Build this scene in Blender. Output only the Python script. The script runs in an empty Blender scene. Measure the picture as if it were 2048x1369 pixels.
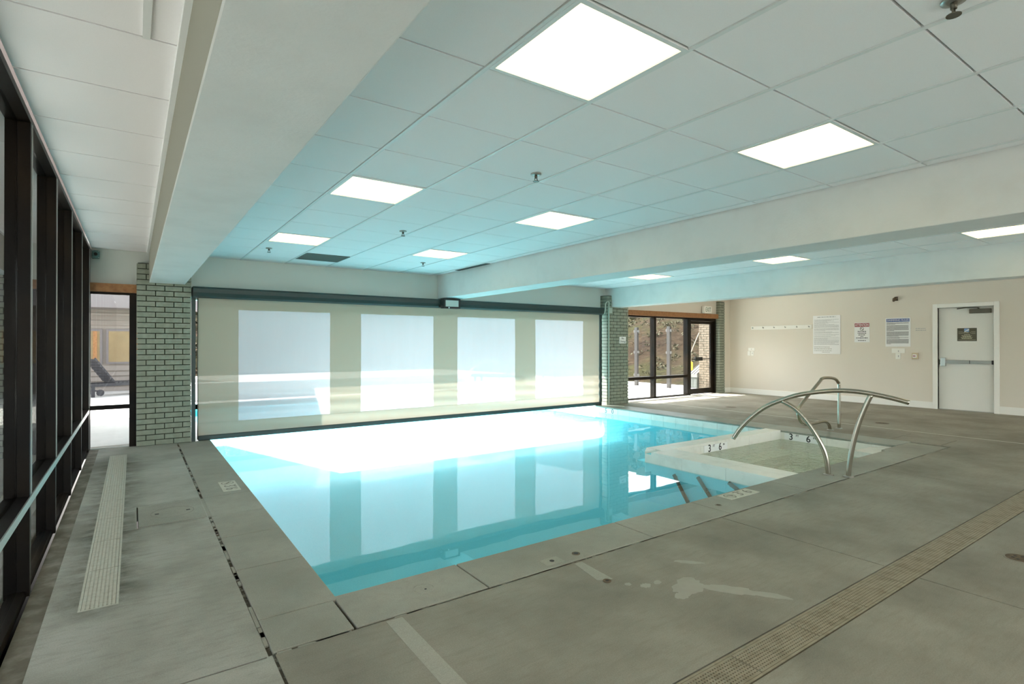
import bpy, bmesh, math, random
from mathutils import Vector, Matrix
random.seed(7)
SC = bpy.context.scene
COL = SC.collection
PI = math.pi

# ------------------------------------------------------------------ materials
def _nt(name):
    m = bpy.data.materials.new(name); m.use_nodes = True
    nt = m.node_tree; nt.nodes.clear()
    out = nt.nodes.new('ShaderNodeOutputMaterial')
    return m, nt, out

def N(nt, typ, **kw):
    n = nt.nodes.new(typ)
    for k, v in kw.items():
        if k.startswith('i_'):
            n.inputs[k[2:].replace('_', ' ')].default_value = v
        else:
            setattr(n, k, v)
    return n

def c4(c): return (c[0], c[1], c[2], 1.0)

def noise(nt, scale, detail=4, rough=.55, stretch=None, dist=0.0):
    tc = N(nt, 'ShaderNodeTexCoord')
    n = N(nt, 'ShaderNodeTexNoise', i_Scale=scale, i_Detail=detail, i_Roughness=rough, i_Distortion=dist)
    if stretch:
        mp = N(nt, 'ShaderNodeMapping'); mp.inputs['Scale'].default_value = stretch
        nt.links.new(tc.outputs['Object'], mp.inputs['Vector']); nt.links.new(mp.outputs['Vector'], n.inputs['Vector'])
    else:
        nt.links.new(tc.outputs['Object'], n.inputs['Vector'])
    return n.outputs['Fac']

def ramp(nt, src, stops):
    r = N(nt, 'ShaderNodeValToRGB')
    e = r.color_ramp.elements
    while len(e) < len(stops): e.new(.5)
    for k, (p, c) in enumerate(stops):
        e[k].position = p; e[k].color = c4(c) if len(c) == 3 else c
    nt.links.new(src, r.inputs['Fac'])
    return r.outputs['Color']

def mixc(nt, a, b, fac, mode='MIX'):
    m = N(nt, 'ShaderNodeMix', data_type='RGBA', blend_type=mode)
    for s, v in ((6, a), (7, b), (0, fac)):
        if isinstance(v, (int, float)): m.inputs[s].default_value = v
        elif isinstance(v, tuple): m.inputs[s].default_value = c4(v)
        else: nt.links.new(v, m.inputs[s])
    return m.outputs[2]

def mat(name, col, rough=.6, metal=0.0, var=None, bump=None, spec=.5):
    """var=(scale, second colour, low, high); bump=(scale, strength)"""
    m, nt, out = _nt(name)
    b = N(nt, 'ShaderNodeBsdfPrincipled', i_Roughness=rough, i_Metallic=metal)
    b.inputs['Specular IOR Level'].default_value = spec
    b.inputs['Base Color'].default_value = c4(col)
    if var:
        s, c2, lo, hi = var
        nt.links.new(ramp(nt, noise(nt, s), [(lo, col), (hi, c2)]), b.inputs['Base Color'])
    if bump:
        bp = N(nt, 'ShaderNodeBump', i_Strength=bump[1], i_Distance=.01)
        nt.links.new(noise(nt, bump[0], 5), bp.inputs['Height']); nt.links.new(bp.outputs['Normal'], b.inputs['Normal'])
    nt.links.new(b.outputs[0], out.inputs[0])
    return m

def concrete(name, col, dark, light, streak, rough=.75, stain=.5, dirt=None):
    m, nt, out = _nt(name)
    b = N(nt, 'ShaderNodeBsdfPrincipled', i_Roughness=rough)
    b.inputs['Specular IOR Level'].default_value = .25
    big = ramp(nt, noise(nt, 1.1, 5, .6), [(.32, dark), (.55, col), (.75, light)])
    st = noise(nt, 5.0, 6, .65, streak)
    c1 = mixc(nt, big, mixc(nt, big, dark, .75), ramp(nt, st, [(.48, (0, 0, 0)), (.72, (stain, stain, stain))]))
    if dirt:                                   # grime that has gathered along a drain: dirt=(drain centre x, y from, y to)
        tc = N(nt, 'ShaderNodeTexCoord'); sp_ = N(nt, 'ShaderNodeSeparateXYZ'); nt.links.new(tc.outputs['Object'], sp_.inputs[0])
        d = N(nt, 'ShaderNodeMath', operation='SUBTRACT'); nt.links.new(sp_.outputs['X'], d.inputs[0]); d.inputs[1].default_value = dirt[0]
        a = N(nt, 'ShaderNodeMath', operation='ABSOLUTE'); nt.links.new(d.outputs[0], a.inputs[0])
        near = N(nt, 'ShaderNodeMapRange'); near.inputs['From Min'].default_value = .26; near.inputs['From Max'].default_value = .08
        nt.links.new(a.outputs[0], near.inputs['Value'])
        ya = N(nt, 'ShaderNodeMapRange'); ya.inputs['From Min'].default_value = dirt[1]-.2; ya.inputs['From Max'].default_value = dirt[1]+.1; nt.links.new(sp_.outputs['Y'], ya.inputs['Value'])
        yb = N(nt, 'ShaderNodeMapRange'); yb.inputs['From Min'].default_value = dirt[2]+.2; yb.inputs['From Max'].default_value = dirt[2]-.6; nt.links.new(sp_.outputs['Y'], yb.inputs['Value'])
        m1 = N(nt, 'ShaderNodeMath', operation='MULTIPLY'); nt.links.new(near.outputs[0], m1.inputs[0]); nt.links.new(ya.outputs[0], m1.inputs[1])
        m2 = N(nt, 'ShaderNodeMath', operation='MULTIPLY'); nt.links.new(m1.outputs[0], m2.inputs[0]); nt.links.new(yb.outputs[0], m2.inputs[1])
        nz = ramp(nt, noise(nt, 4.0, 6, .7, (1, 1.6, 1)), [(.34, (0, 0, 0)), (.62, (1, 1, 1))])
        m3 = N(nt, 'ShaderNodeMath', operation='MULTIPLY'); nt.links.new(m2.outputs[0], m3.inputs[0]); nt.links.new(nz, m3.inputs[1])
        c1 = mixc(nt, c1, mixc(nt, c1, (.36, .355, .33), 1.0, 'MULTIPLY'), m3.outputs[0])
    fine = noise(nt, 160, 3, .7)
    c2 = mixc(nt, c1, ramp(nt, fine, [(.3, (.78, .78, .77)), (.7, (1.12, 1.12, 1.1))]), .75, 'MULTIPLY')
    nt.links.new(c2, b.inputs['Base Color'])
    bp = N(nt, 'ShaderNodeBump', i_Strength=.12, i_Distance=.004)
    nt.links.new(noise(nt, 60, 4, .7, streak), bp.inputs['Height']); nt.links.new(bp.outputs['Normal'], b.inputs['Normal'])
    nt.links.new(b.outputs[0], out.inputs[0])
    return m

def emit(name, col, s):
    m, nt, out = _nt(name)
    e = N(nt, 'ShaderNodeEmission', i_Strength=s); e.inputs[0].default_value = c4(col)
    nt.links.new(e.outputs[0], out.inputs[0]); return m

def fresnel(nt, ior, normal=None):
    """same reflectance whichever side of the sheet is seen"""
    g = N(nt, 'ShaderNodeNewGeometry')
    k = N(nt, 'ShaderNodeMix', data_type='FLOAT'); k.inputs[2].default_value = ior; k.inputs[3].default_value = 1/ior
    nt.links.new(g.outputs['Backfacing'], k.inputs[0])
    f = N(nt, 'ShaderNodeFresnel'); nt.links.new(k.outputs[0], f.inputs['IOR'])
    if normal is not None: nt.links.new(normal, f.inputs['Normal'])
    return f

def glass(name, tint, rough=0.0, haze=0.0):
    """clear sheet: fresnel reflection over plain transmission"""
    m, nt, out = _nt(name)
    t = N(nt, 'ShaderNodeBsdfTransparent'); t.inputs[0].default_value = c4(tint)
    g = N(nt, 'ShaderNodeBsdfGlossy', i_Roughness=rough)
    f = fresnel(nt, 1.5)
    mx = N(nt, 'ShaderNodeMixShader')
    nt.links.new(f.outputs[0], mx.inputs[0]); nt.links.new(t.outputs[0], mx.inputs[1]); nt.links.new(g.outputs[0], mx.inputs[2])
    nt.links.new(mx.outputs[0], out.inputs[0]); return m

def water(name, tint, scale, strength, ior=1.33, gain=1.0, base=0.0, murk=0.0):
    m, nt, out = _nt(name)
    t = N(nt, 'ShaderNodeBsdfTransparent'); t.inputs[0].default_value = c4(tint)
    g = N(nt, 'ShaderNodeBsdfGlossy', i_Roughness=0.0)
    bp = N(nt, 'ShaderNodeBump', i_Strength=strength, i_Distance=.02)
    nt.links.new(noise(nt, scale, 2, .5), bp.inputs['Height'])
    nt.links.new(bp.outputs['Normal'], g.inputs['Normal']); f = fresnel(nt, ior, bp.outputs['Normal'])
    mx = N(nt, 'ShaderNodeMixShader')
    k = N(nt, 'ShaderNodeMath', operation='MULTIPLY_ADD'); k.inputs[1].default_value = gain; k.inputs[2].default_value = base
    nt.links.new(f.outputs[0], k.inputs[0])
    if murk:                                    # bubbly water scatters some light itself
        df = N(nt, 'ShaderNodeBsdfDiffuse'); df.inputs[0].default_value = (.60, .60, .48, 1)
        tm = N(nt, 'ShaderNodeMixShader'); tm.inputs[0].default_value = murk
        nt.links.new(t.outputs[0], tm.inputs[1]); nt.links.new(df.outputs[0], tm.inputs[2]); t = tm
    nt.links.new(k.outputs[0], mx.inputs[0]); nt.links.new(t.outputs[0], mx.inputs[1]); nt.links.new(g.outputs[0], mx.inputs[2])
    nt.links.new(mx.outputs[0], out.inputs[0]); return m

def membrane(name, col, clear, gloss, trans, streaks=None):
    """sheet that scatters light through it; clear = share seen straight through, trans = translucent share of the rest"""
    m, nt, out = _nt(name)
    d = N(nt, 'ShaderNodeBsdfDiffuse'); d.inputs[0].default_value = c4(col)
    tl = N(nt, 'ShaderNodeBsdfTranslucent'); tl.inputs[0].default_value = c4(col)
    tp = N(nt, 'ShaderNodeBsdfTransparent'); tp.inputs[0].default_value = (1, 1, 1, 1)
    a = N(nt, 'ShaderNodeMixShader'); a.inputs[0].default_value = trans
    nt.links.new(d.outputs[0], a.inputs[1]); nt.links.new(tl.outputs[0], a.inputs[2])
    b = N(nt, 'ShaderNodeMixShader'); b.inputs[0].default_value = clear
    if streaks:
        r = ramp(nt, noise(nt, 3.2, 6, .65, streaks), [(.35, (clear * .85,) * 3), (.65, (min(1, clear * 1.15),) * 3)])
        nt.links.new(r, b.inputs[0])
    nt.links.new(a.outputs[0], b.inputs[1]); nt.links.new(tp.outputs[0], b.inputs[2])
    last = b
    if gloss:
        g = N(nt, 'ShaderNodeBsdfGlossy', i_Roughness=.12)
        f = fresnel(nt, gloss)
        last = N(nt, 'ShaderNodeMixShader')
        nt.links.new(f.outputs[0], last.inputs[0]); nt.links.new(b.outputs[0], last.inputs[1]); nt.links.new(g.outputs[0], last.inputs[2])
    nt.links.new(last.outputs[0], out.inputs[0]); return m

M = {}
M['deck'] = concrete('deck_concrete', (.315, .29, .24), (.215, .196, .16), (.385, .357, .30), (1.2, 7, 1))
M['deck_left'] = concrete('side_deck_concrete', (.42, .405, .355), (.27, .26, .22), (.49, .475, .42), (1.5, 6, 1), stain=.7, dirt=(-.15, 3.6, 8.4))  # paler than the main deck: stronger window light put into the colour
M['coping'] = concrete('coping_concrete', (.36, .345, .295), (.28, .27, .228), (.415, .40, .345), (3, 3, 1))
M['wet_coping'] = concrete('worn_coping', (.27, .285, .25), (.16, .178, .15), (.36, .37, .325), (6, 1.5, 1), rough=.35)
M['patch'] = concrete('repair_concrete', (.41, .39, .335), (.33, .315, .265), (.46, .44, .38), (2, 6, 1))
M['joint'] = mat('dark_joint', (.07, .06, .045), .9, var=(25, (.3, .28, .24), .5, .7))
M['caulk'] = mat('pale_joint', (.6, .57, .5), .8)
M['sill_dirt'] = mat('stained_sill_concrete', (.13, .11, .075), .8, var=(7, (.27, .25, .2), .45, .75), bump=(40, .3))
M['outdeck'] = concrete('sunny_deck', (.62, .6, .57), (.55, .53, .5), (.68, .66, .62), (1, 4, 1))
M['wall_white'] = mat('off_white_paint', (.64, .67, .62), .7, bump=(220, .06))
M['wall_warm'] = mat('warm_white_paint', (.72, .66, .565), .7, bump=(180, .06))
M['beam'] = mat('beam_plaster', (.74, .735, .71), .75, var=(3, (.69, .685, .66), .45, .7), bump=(60, .12))
M['fascia'] = mat('taupe_beam_face', (.27, .265, .21), .75, bump=(60, .12))
M['tile'] = mat('ceiling_tile', (.905, .885, .885), .85, var=(300, (.85, .83, .83), .5, .8))
M['tbar'] = mat('grid_bar', (.76, .78, .77), .5)
M['reveal'] = mat('grid_reveal', (.05, .055, .05), .9)
M['brick'] = mat('painted_brick', (.25, .275, .213), .6, var=(14, (.30, .322, .253), .4, .65), bump=(80, .2))
M['mortar'] = mat('painted_mortar', (.06, .068, .052), .9)
M['brick_out'] = mat('tan_brick', (.115, .088, .062), .7, var=(10, (.14, .112, .082), .4, .65), bump=(80, .2))
M['bronze'] = mat('dark_bronze', (.006, .005, .0045), .35, var=(1.5, (.017, .011, .006), .42, .66), spec=.16)
M['alu'] = mat('pale_aluminium', (.55, .58, .56), .3, .6)
M['wood'] = mat('stained_wood_header', (.33, .15, .05), .5, var=(20, (.24, .1, .03), .4, .7))
M['glass'] = glass('window_glass', (.93, .95, .94))
M['tinted'] = glass('tinted_glass', (.52, .54, .535))
M['plaster'] = mat('pool_plaster', (.29, .78, .86), .7, var=(120, (.37, .84, .91), .4, .65))
M['spa_plaster'] = mat('spa_plaster', (.62, .63, .50), .7, var=(40, (.70, .70, .57), .4, .65))
M['spa_tile'] = mat('marble_tile', (.80, .78, .71), .3, var=(5, (.70, .67, .60), .5, .75))
M['grout'] = mat('tile_grout', (.45, .44, .4), .8)
M['water'] = water('pool_water', (.72, .92, .96), 1.1, .12, 1.33, .42, .19)
M['spawater'] = water('spa_water', (.93, .97, .90), 13, 1.0, 1.33, .6, .02, .4)
M['fabric'] = membrane('screen_fabric', (.37, .33, .26), .02, 0, .155)
M['vinyl'] = membrane('hazy_clear_vinyl', (.285, .28, .286), .075, 1.3, .55, (2.2, 1, .3))
M['seam'] = mat('fabric_seam', (.3, .29, .22), .8)
M['housing'] = mat('screen_housing', (.03, .05, .048), .38, .1)
M['steel'] = mat('brushed_steel', (.47, .44, .37), .22, 1.0)
M['steel_plate'] = mat('dull_steel', (.38, .37, .34), .4, .8)
M['white'] = mat('white_enamel', (.86, .84, .78), .4)
M['doorw'] = mat('white_door_paint', (.78, .76, .70), .35)
M['plastic'] = mat('white_plastic', (.86, .84, .77), .45)
M['cream'] = mat('cream_grate', (.55, .525, .44), .6, var=(30, (.45, .425, .34), .45, .75))
M['cream2'] = mat('tan_grate', (.31, .265, .19), .6, var=(14, (.22, .185, .125), .45, .7))
M['channel'] = mat('drain_channel', (.045, .04, .03), .9)
M['black'] = mat('black_print', (.02, .02, .02), .6)
M['grey_print'] = mat('grey_print', (.42, .42, .41), .7)
M['faded'] = mat('faded_print', (.25, .23, .19), .8)
M['red'] = mat('dark_red_print', (.33, .055, .06), .6)
M['blue'] = mat('navy_print', (.07, .12, .33), .6)
M['white_print'] = mat('white_print', (.85, .84, .82), .6)
M['plaque'] = mat('olive_plaque', (.085, .075, .045), .5)
M['gold'] = mat('pale_gold_print', (.66, .6, .42), .5)
M['sky_print'] = mat('sky_blue_print', (.22, .36, .62), .5)
M['green_print'] = mat('green_print', (.07, .15, .07), .6)
M['closer'] = mat('dark_olive_metal', (.12, .11, .085), .45, .5)
M['panel'] = emit('panel_diffuser', (1.0, .83, .40), 1.4)
M['vent'] = mat('vent_grey', (.13, .16, .145), .7)
M['teal'] = mat('teal_box_paint', (.12, .25, .23), .5)
M['lens'] = mat('lamp_lens', (.55, .66, .64), .15)
M['yellow'] = mat('yellow_vinyl', (.85, .5, .03), .5)
M['rope'] = mat('white_rope', (.3, .28, .23), .8)
M['siding'] = mat('beige_siding', (.23, .195, .17), .7)
M['board'] = mat('plywood_window', (.25, .18, .09), .7, var=(3, (.20, .14, .068), .4, .7))
M['trimgrey'] = mat('mauve_trim', (.15, .13, .13), .6)
M['lounge'] = mat('grey_slat_wood', (.028, .027, .033), .6, var=(12, (.042, .04, .046), .4, .7))
M['outwhite'] = mat('white_plaster', (.8, .79, .78), .7)
M['hill'] = None
M['shrub'] = mat('dry_shrub', (.026, .029, .011), .9, var=(8, (.06, .052, .022), .4, .65))
M['fencepost'] = mat('fence_post', (.022, .019, .019), .5)
M['cabinet'] = mat('grey_cabinet', (.075, .085, .08), .6)
M['lid'] = mat('pale_lid', (.15, .155, .15), .5)
M['clip'] = mat('dull_clip', (.12, .12, .12), .5, .3)
M['pipe'] = mat('painted_conduit', (.50, .54, .46), .5)
M['iron'] = mat('rusty_iron', (.09, .06, .035), .7, var=(40, (.17, .12, .07), .4, .7))

def hill_mat():
    m, nt, out = _nt('dry_hillside')
    b = N(nt, 'ShaderNodeBsdfPrincipled', i_Roughness=.95)
    b.inputs['Specular IOR Level'].default_value = .05
    a = ramp(nt, noise(nt, .35, 8, .7), [(.3, (.016, .010, .008)), (.46, (.034, .023, .015)), (.58, (.027, .028, .012)), (.72, (.062, .047, .026))])
    c = mixc(nt, a, ramp(nt, noise(nt, 5.5, 8, .8), [(.36, (.3, .28, .27)), (.6, (1.45, 1.4, 1.25))]), 1.0, 'MULTIPLY')
    nt.links.new(c, b.inputs['Base Color'])
    bp = N(nt, 'ShaderNodeBump', i_Strength=.9, i_Distance=.25)
    nt.links.new(noise(nt, 3.0, 8, .7), bp.inputs['Height']); nt.links.new(bp.outputs['Normal'], b.inputs['Normal'])
    nt.links.new(b.outputs[0], out.inputs[0]); return m
M['hill'] = hill_mat()

# ------------------------------------------------------------------ mesh helpers
class MB:
    def __init__(s): s.v = []; s.f = []; s.mi = []; s.sm = []
    def quad(s, a, b, c, d, mi=0):
        k = len(s.v); s.v += [a, b, c, d]; s.f.append((k, k+1, k+2, k+3)); s.mi.append(mi); s.sm.append(False)
    def box(s, x0, x1, y0, y1, z0, z1, mi=0, T=None):
        p = [(x, y, z) for z in (z0, z1) for y in (y0, y1) for x in (x0, x1)]
        if T is not None: p = [tuple(T @ Vector(q)) for q in p]
        k = len(s.v); s.v += p
        for f in ((0, 2, 3, 1), (4, 5, 7, 6), (0, 1, 5, 4), (2, 6, 7, 3), (0, 4, 6, 2), (1, 3, 7, 5)):
            s.f.append(tuple(k+i for i in f)); s.mi.append(mi); s.sm.append(False)
        return s
    def prism(s, pts, axis, a, b, mi=0):
        """2D polygon (counter-clockwise) pushed along axis 'x','y' or 'z' from a to b"""
        def P(u, w, t): return {'x': (t, u, w), 'y': (u, t, w), 'z': (u, w, t)}[axis]
        k = len(s.v); n = len(pts)
        s.v += [P(u, w, a) for u, w in pts] + [P(u, w, b) for u, w in pts]
        s.f.append(tuple(k+i for i in reversed(range(n)))); s.f.append(tuple(k+n+i for i in range(n)))
        for i in range(n):
            j = (i+1) % n; s.f.append((k+i, k+j, k+n+j, k+n+i))
        s.mi += [mi]*(n+2); s.sm += [False]*(n+2)
        return s
    def tube(s, pts, r, seg=12, mi=0, cap=True):
        P = [Vector(p) for p in pts]; k0 = len(s.v)
        t0 = (P[1]-P[0]).normalized()
        up = Vector((0, 0, 1)) if abs(t0.z) < .9 else Vector((1, 0, 0))
        nrm = t0.cross(up).normalized()
        for i, p in enumerate(P):
            if i == 0: t = P[1]-P[0]
            elif i == len(P)-1: t = P[-1]-P[-2]
            else: t = (P[i+1]-P[i]).normalized()+(P[i]-P[i-1]).normalized()
            t.normalize()
            nrm = (nrm - t*nrm.dot(t)).normalized(); bn = t.cross(nrm)
            rr = r[i] if isinstance(r, (list, tuple)) else r
            for q in range(seg):
                a = 2*PI*q/seg
                s.v.append(tuple(p+nrm*math.cos(a)*rr+bn*math.sin(a)*rr))
        for i in range(len(P)-1):
            for q in range(seg):
                a = k0+i*seg+q; b = k0+i*seg+(q+1) % seg
                s.f.append((a, b, b+seg, a+seg)); s.mi.append(mi); s.sm.append(True)
        if cap:
            s.f.append(tuple(k0+q for q in reversed(range(seg)))); s.mi.append(mi); s.sm.append(False)
            e = k0+(len(P)-1)*seg
            s.f.append(tuple(e+q for q in range(seg))); s.mi.append(mi); s.sm.append(False)
        return s
    def cyl(s, a, b, r, seg=20, mi=0): return s.tube([a, b], r, seg, mi)
    def disc_ring(s, c, axis, r0, r1, t, seg=32, mi=0):
        """flat ring with thickness t along axis"""
        def P(r, a, w):
            u, v = r*math.cos(a), r*math.sin(a)
            return {'x': (c[0]+w, c[1]+u, c[2]+v), 'y': (c[0]+u, c[1]+w, c[2]+v), 'z': (c[0]+u, c[1]+v, c[2]+w)}[axis]
        for q in range(seg):
            a, b = 2*PI*q/seg, 2*PI*(q+1)/seg
            s.quad(P(r0, a, t), P(r1, a, t), P(r1, b, t), P(r0, b, t), mi)
            s.quad(P(r1, a, 0), P(r1, a, t), P(r1, b, t), P(r1, b, 0), mi)
            s.quad(P(r0, a, t), P(r0, a, 0), P(r0, b, 0), P(r0, b, t), mi)
        return s
    def build(s, name, mats, parent=None, bevel=0, origin=None):
        me = bpy.data.meshes.new(name)
        o = origin or (0, 0, 0)
        me.from_pydata([(v[0]-o[0], v[1]-o[1], v[2]-o[2]) for v in s.v], [], s.f)
        if not isinstance(mats, (list, tuple)): mats = [mats]
        for m in mats: me.materials.append(m)
        for p, mi, sm in zip(me.polygons, s.mi, s.sm): p.material_index = mi; p.use_smooth = sm
        bm = bmesh.new(); bm.from_mesh(me)
        bmesh.ops.recalc_face_normals(bm, faces=bm.faces)
        bm.to_mesh(me); bm.free()
        me.update()
        ob = bpy.data.objects.new(name, me); COL.objects.link(ob); ob.location = o
        if parent is not None:
            ob.parent = parent
            ob.location = Vector(o) - parent_origin(parent)
        if bevel:
            b = ob.modifiers.new('edge', 'BEVEL'); b.width = bevel; b.segments = 2; b.limit_method = 'ANGLE'
        return ob

def parent_origin(p):
    l = Vector((0, 0, 0))
    while p is not None: l += p.location; p = p.parent
    return l

def thing(name, label, cat, loc=(0, 0, 0), group=None):
    o = bpy.data.objects.new(name, None); COL.objects.link(o); o.location = loc
    o.empty_display_size = .1
    return tag(o, label, cat, group)
def tag(o, label, cat, group=None):
    o['label'] = label; o['category'] = cat
    if group: o['group'] = group
    return o
def struct(o, label=None):
    o['kind'] = 'structure'
    if label: o['label'] = label
    return o
def sempty(name, loc=(0, 0, 0)):
    o = bpy.data.objects.new(name, None); COL.objects.link(o); o.location = loc; return struct(o)

def text_mesh(body, size, bold=0):
    cu = bpy.data.curves.new('lettering', 'FONT'); cu.body = body; cu.size = size
    cu.align_x = 'CENTER'; cu.align_y = 'CENTER'; cu.extrude = .0008; cu.offset = .012*size*bold
    ob = bpy.data.objects.new('lettering', cu); COL.objects.link(ob)
    dg = bpy.context.evaluated_depsgraph_get(); dg.update()
    me = bpy.data.meshes.new_from_object(ob.evaluated_get(dg))
    bpy.data.objects.remove(ob); bpy.data.curves.remove(cu)
    return me
def lettering(name, body, size, centre, right, up, m, parent, width=None, bold=0):
    """flat raised letters at a world place; right / up are world directions"""
    me = text_mesh(body, size, bold)
    R = Vector(right).normalized(); U = Vector(up).normalized(); F = R.cross(U)
    xs = [v.co.x for v in me.vertices]
    k = 1.0
    if width and xs: k = width/(max(xs)-min(xs))
    po = parent_origin(parent) if parent is not None else Vector((0, 0, 0))
    for v in me.vertices:
        v.co = Vector(centre)+R*v.co.x*k+U*v.co.y+F*(v.co.z+.0008) - po
    me.materials.clear(); me.materials.append(m)
    o = bpy.data.objects.new(name, me); COL.objects.link(o)
    if parent is not None: o.parent = parent
    return o

def rects_minus(rects, holes):
    for h in holes:
        nxt = []
        for r in rects:
            x0, x1 = max(r[0], h[0]), min(r[1], h[1]); y0, y1 = max(r[2], h[2]), min(r[3], h[3])
            if x1 <= x0 + 1e-6 or y1 <= y0 + 1e-6: nxt.append(r); continue
            if r[0] < x0: nxt.append((r[0], x0, r[2], r[3]))
            if x1 < r[1]: nxt.append((x1, r[1], r[2], r[3]))
            if r[2] < y0: nxt.append((x0, x1, r[2], y0))
            if y1 < r[3]: nxt.append((x0, x1, y1, r[3]))
        rects = nxt
    return rects

def bricks(x0, x1, y0, y1, z0, z1, faces, m, mort, name, bl=.215, course=.0735, proj=.012, parent=None):
    """solid mortar core with individually laid brick faces; faces is a subset of '-x','+x','-y','+y'"""
    b = MB(); b.box(x0+proj, x1-proj, y0+proj, y1-proj, z0, z1, 1)
    g = .006; n = int(math.ceil((z1-z0)/course-1e-6))
    for k in range(n):
        za, zb = z0+k*course+g, min(z0+(k+1)*course-g, z1)
        if zb - za < .01: continue
        for fc in faces:
            a0, a1 = (x0, x1) if fc[1] == 'y' else (y0+(.0502 if '-y' in faces else 0), y1-(.0502 if '+y' in faces else 0))
            off = -(bl/2 if k % 2 else 0)
            t = a0+off
            while t < a1-1e-6:
                p, q = max(t, a0)+(g if t > a0 else 0), min(t+bl, a1)-(g if t+bl < a1-1e-6 else 0)
                if q-p > .012:
                    if fc == '-y': b.box(p, q, y0, y0+.05, za, zb)
                    elif fc == '+y': b.box(p, q, y1-.05, y1, za, zb)
                    elif fc == '-x': b.box(x0, x0+.05, p, q, za, zb)
                    else: b.box(x1-.05, x1, p, q, za, zb)
                t += bl
    return b.build(name, [m, mort], parent)

# ------------------------------------------------------------------ main sizes (metres; floor top z = 0)
CEIL = 2.67; BEAM = 2.24; XL = -.47; XR = 14.15; YB = 9.1; YF = -4.6
PX0, PX1, PY0, PYO = .92, 8.60, 3.03, 14.45          # pool opening (runs on under the screen to the outdoor pool)
WZ = -.14                                             # water level
CY0 = 2.635                                           # outer edge of the near coping
CX0 = .52; CX1 = 9.10                                 # outer edges of side copings

# ------------------------------------------------------------------ floor
drainL = (-.225, -.075, 3.62, 8.40)
drainR = (1.2, 9.6, 1.285, 1.435)
pool_hole = (CX0-.022, CX1, CY0-.022, 9.3)
hatch = (.012, .47, 4.99, 5.63)
J = .005
def vj(x, y0, y1, w=J): return (x-w, x+w, y0, y1)
def hj(y, x0, x1, w=J): return (x0, x1, y-w, y+w)
joints = [vj(.52, YF, CY0-.022, .007), hj(2.61, XL, CX0-.03, .006),
          vj(3.85, YF, 1.26), vj(3.88, 1.46, CY0-.03), vj(6.82, 1.46, 2.6), vj(6.82, YF, 1.26), vj(-2, 0, 0),
          hj(6.95, -.37, -.24, .004), hj(5.65, -.37, -.24, .004), hj(4.98, -.37, -.24, .004),
          hj(5.655, -.06, .49, .004), hj(4.97, -.06, .49, .004), hj(8.45, XL, .5, .004),
          hj(7.3, -.06, .5, .003), hj(2.74, 9.12, 9.75, .006), hj(3.35, 9.12, 9.9, .004), hj(3.75, 8.4, 9.0, 0), hj(5.1, CX1+.01, XR, .004)]
pale_joint = [(10.19, 10.235, YF, 9.2)]
floor_rects = rects_minus([(XL, XR, YF, 9.25)], [drainL, (drainL[0]-.012, drainL[1]+.012, drainL[2]-.012, drainL[3]+.012), (drainR[0], drainR[1], drainR[2]-.02, drainR[3]+.02), pool_hole, hatch, (XL, -.372, YF, 9.05)] + joints + pale_joint)
b = MB()
for r in floor_rects:
    mi = 1 if r[1] <= .53 else 0
    b.box(r[0], r[1], r[2], r[3], -.12, 0, mi)
for j in joints:
    if j[1] > j[0] and j[3] > j[2]: b.box(j[0], j[1], j[2], j[3], -.12, -.006, 2)
for j in pale_joint: b.box(j[0], j[1], j[2], j[3], -.12, -.001, 3)
struct(b.build('floor', [M['deck'], M['deck_left'], M['joint'], M['caulk']]), 'grey brushed concrete pool deck with saw-cut joints')
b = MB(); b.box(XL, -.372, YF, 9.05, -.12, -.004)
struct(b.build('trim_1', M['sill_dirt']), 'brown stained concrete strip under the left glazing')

# broken joint between deck and coping
b = MB()
b.box(CX0-.022, CX0, CY0-.022, 5.0, -.12, -.012); b.box(CX0-.022, CX0, 5.62, 9.0, -.12, -.012)
b.box(CX0, CX1+.0, CY0-.022, CY0, -.12, -.010)
b.box(CX0-.022, CX0, 5.0, 5.62, -.12, -.001, 1)
x = CX0
rr = random.Random(3)
for k in range(60):                                   # pale mortar remnants left in the joint
    y = rr.uniform(CY0, 8.9)
    if 4.95 < y < 5.65: continue
    w = rr.uniform(.03, .16); b.box(CX0-.021+rr.uniform(0, .004), CX0-.002, y, y+w, -.02, -.002, 1)
for k in range(85):
    x = rr.uniform(CX0, 8.6); w = rr.uniform(.05, .3)
    b.box(x, x+w, CY0-.021, CY0-rr.uniform(.004, .012), -.02, -.002, 1)
struct(b.build('trim_2', [M['joint'], M['coping']]), 'crumbling mortar joint around the pool coping')

# coping stones
def coping(name, rects, m, label, th=.06):
    b = MB()
    for r in rects: b.box(r[0], r[1], r[2], r[3], -th, 0)
    o = b.build(name, m, bevel=.006); return struct(o, label)
ys = [CY0, 2.985, 3.72, 4.40, 4.995, 5.645, 6.62, 7.75, 8.98]
left = []
for k in range(len(ys)-1):
    g = .006 if k == 0 else .0025
    left.append((CX0, PX0, ys[k]+(g if k else 0), ys[k+1]-g))
left[0] = (CX0, .895, CY0, 2.985)
coping('trim_3', left, M['coping'], 'pale concrete coping slabs along the left pool edge')
xs = [.905, 1.68+.0, 3.09, 4.04, 5.30, 6.7, 8.1]
near = []
for k in range(len(xs)-1): near.append((xs[k]+.004, xs[k+1]-.004, CY0, PY0))
near.append((8.104, CX1-.1, CY0, PY0+.05))
coping('trim_4', near, M['coping'], 'pale concrete coping slabs along the near pool edge')
far = [(PX1-.02, CX1, PY0+.055, 5.0), (PX1-.02, CX1, 5.003, 7.2), (PX1-.02, CX1, 7.203, 8.98)]
coping('trim_5', far, M['wet_coping'], 'worn greenish coping along the far pool edge', .028)
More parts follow.
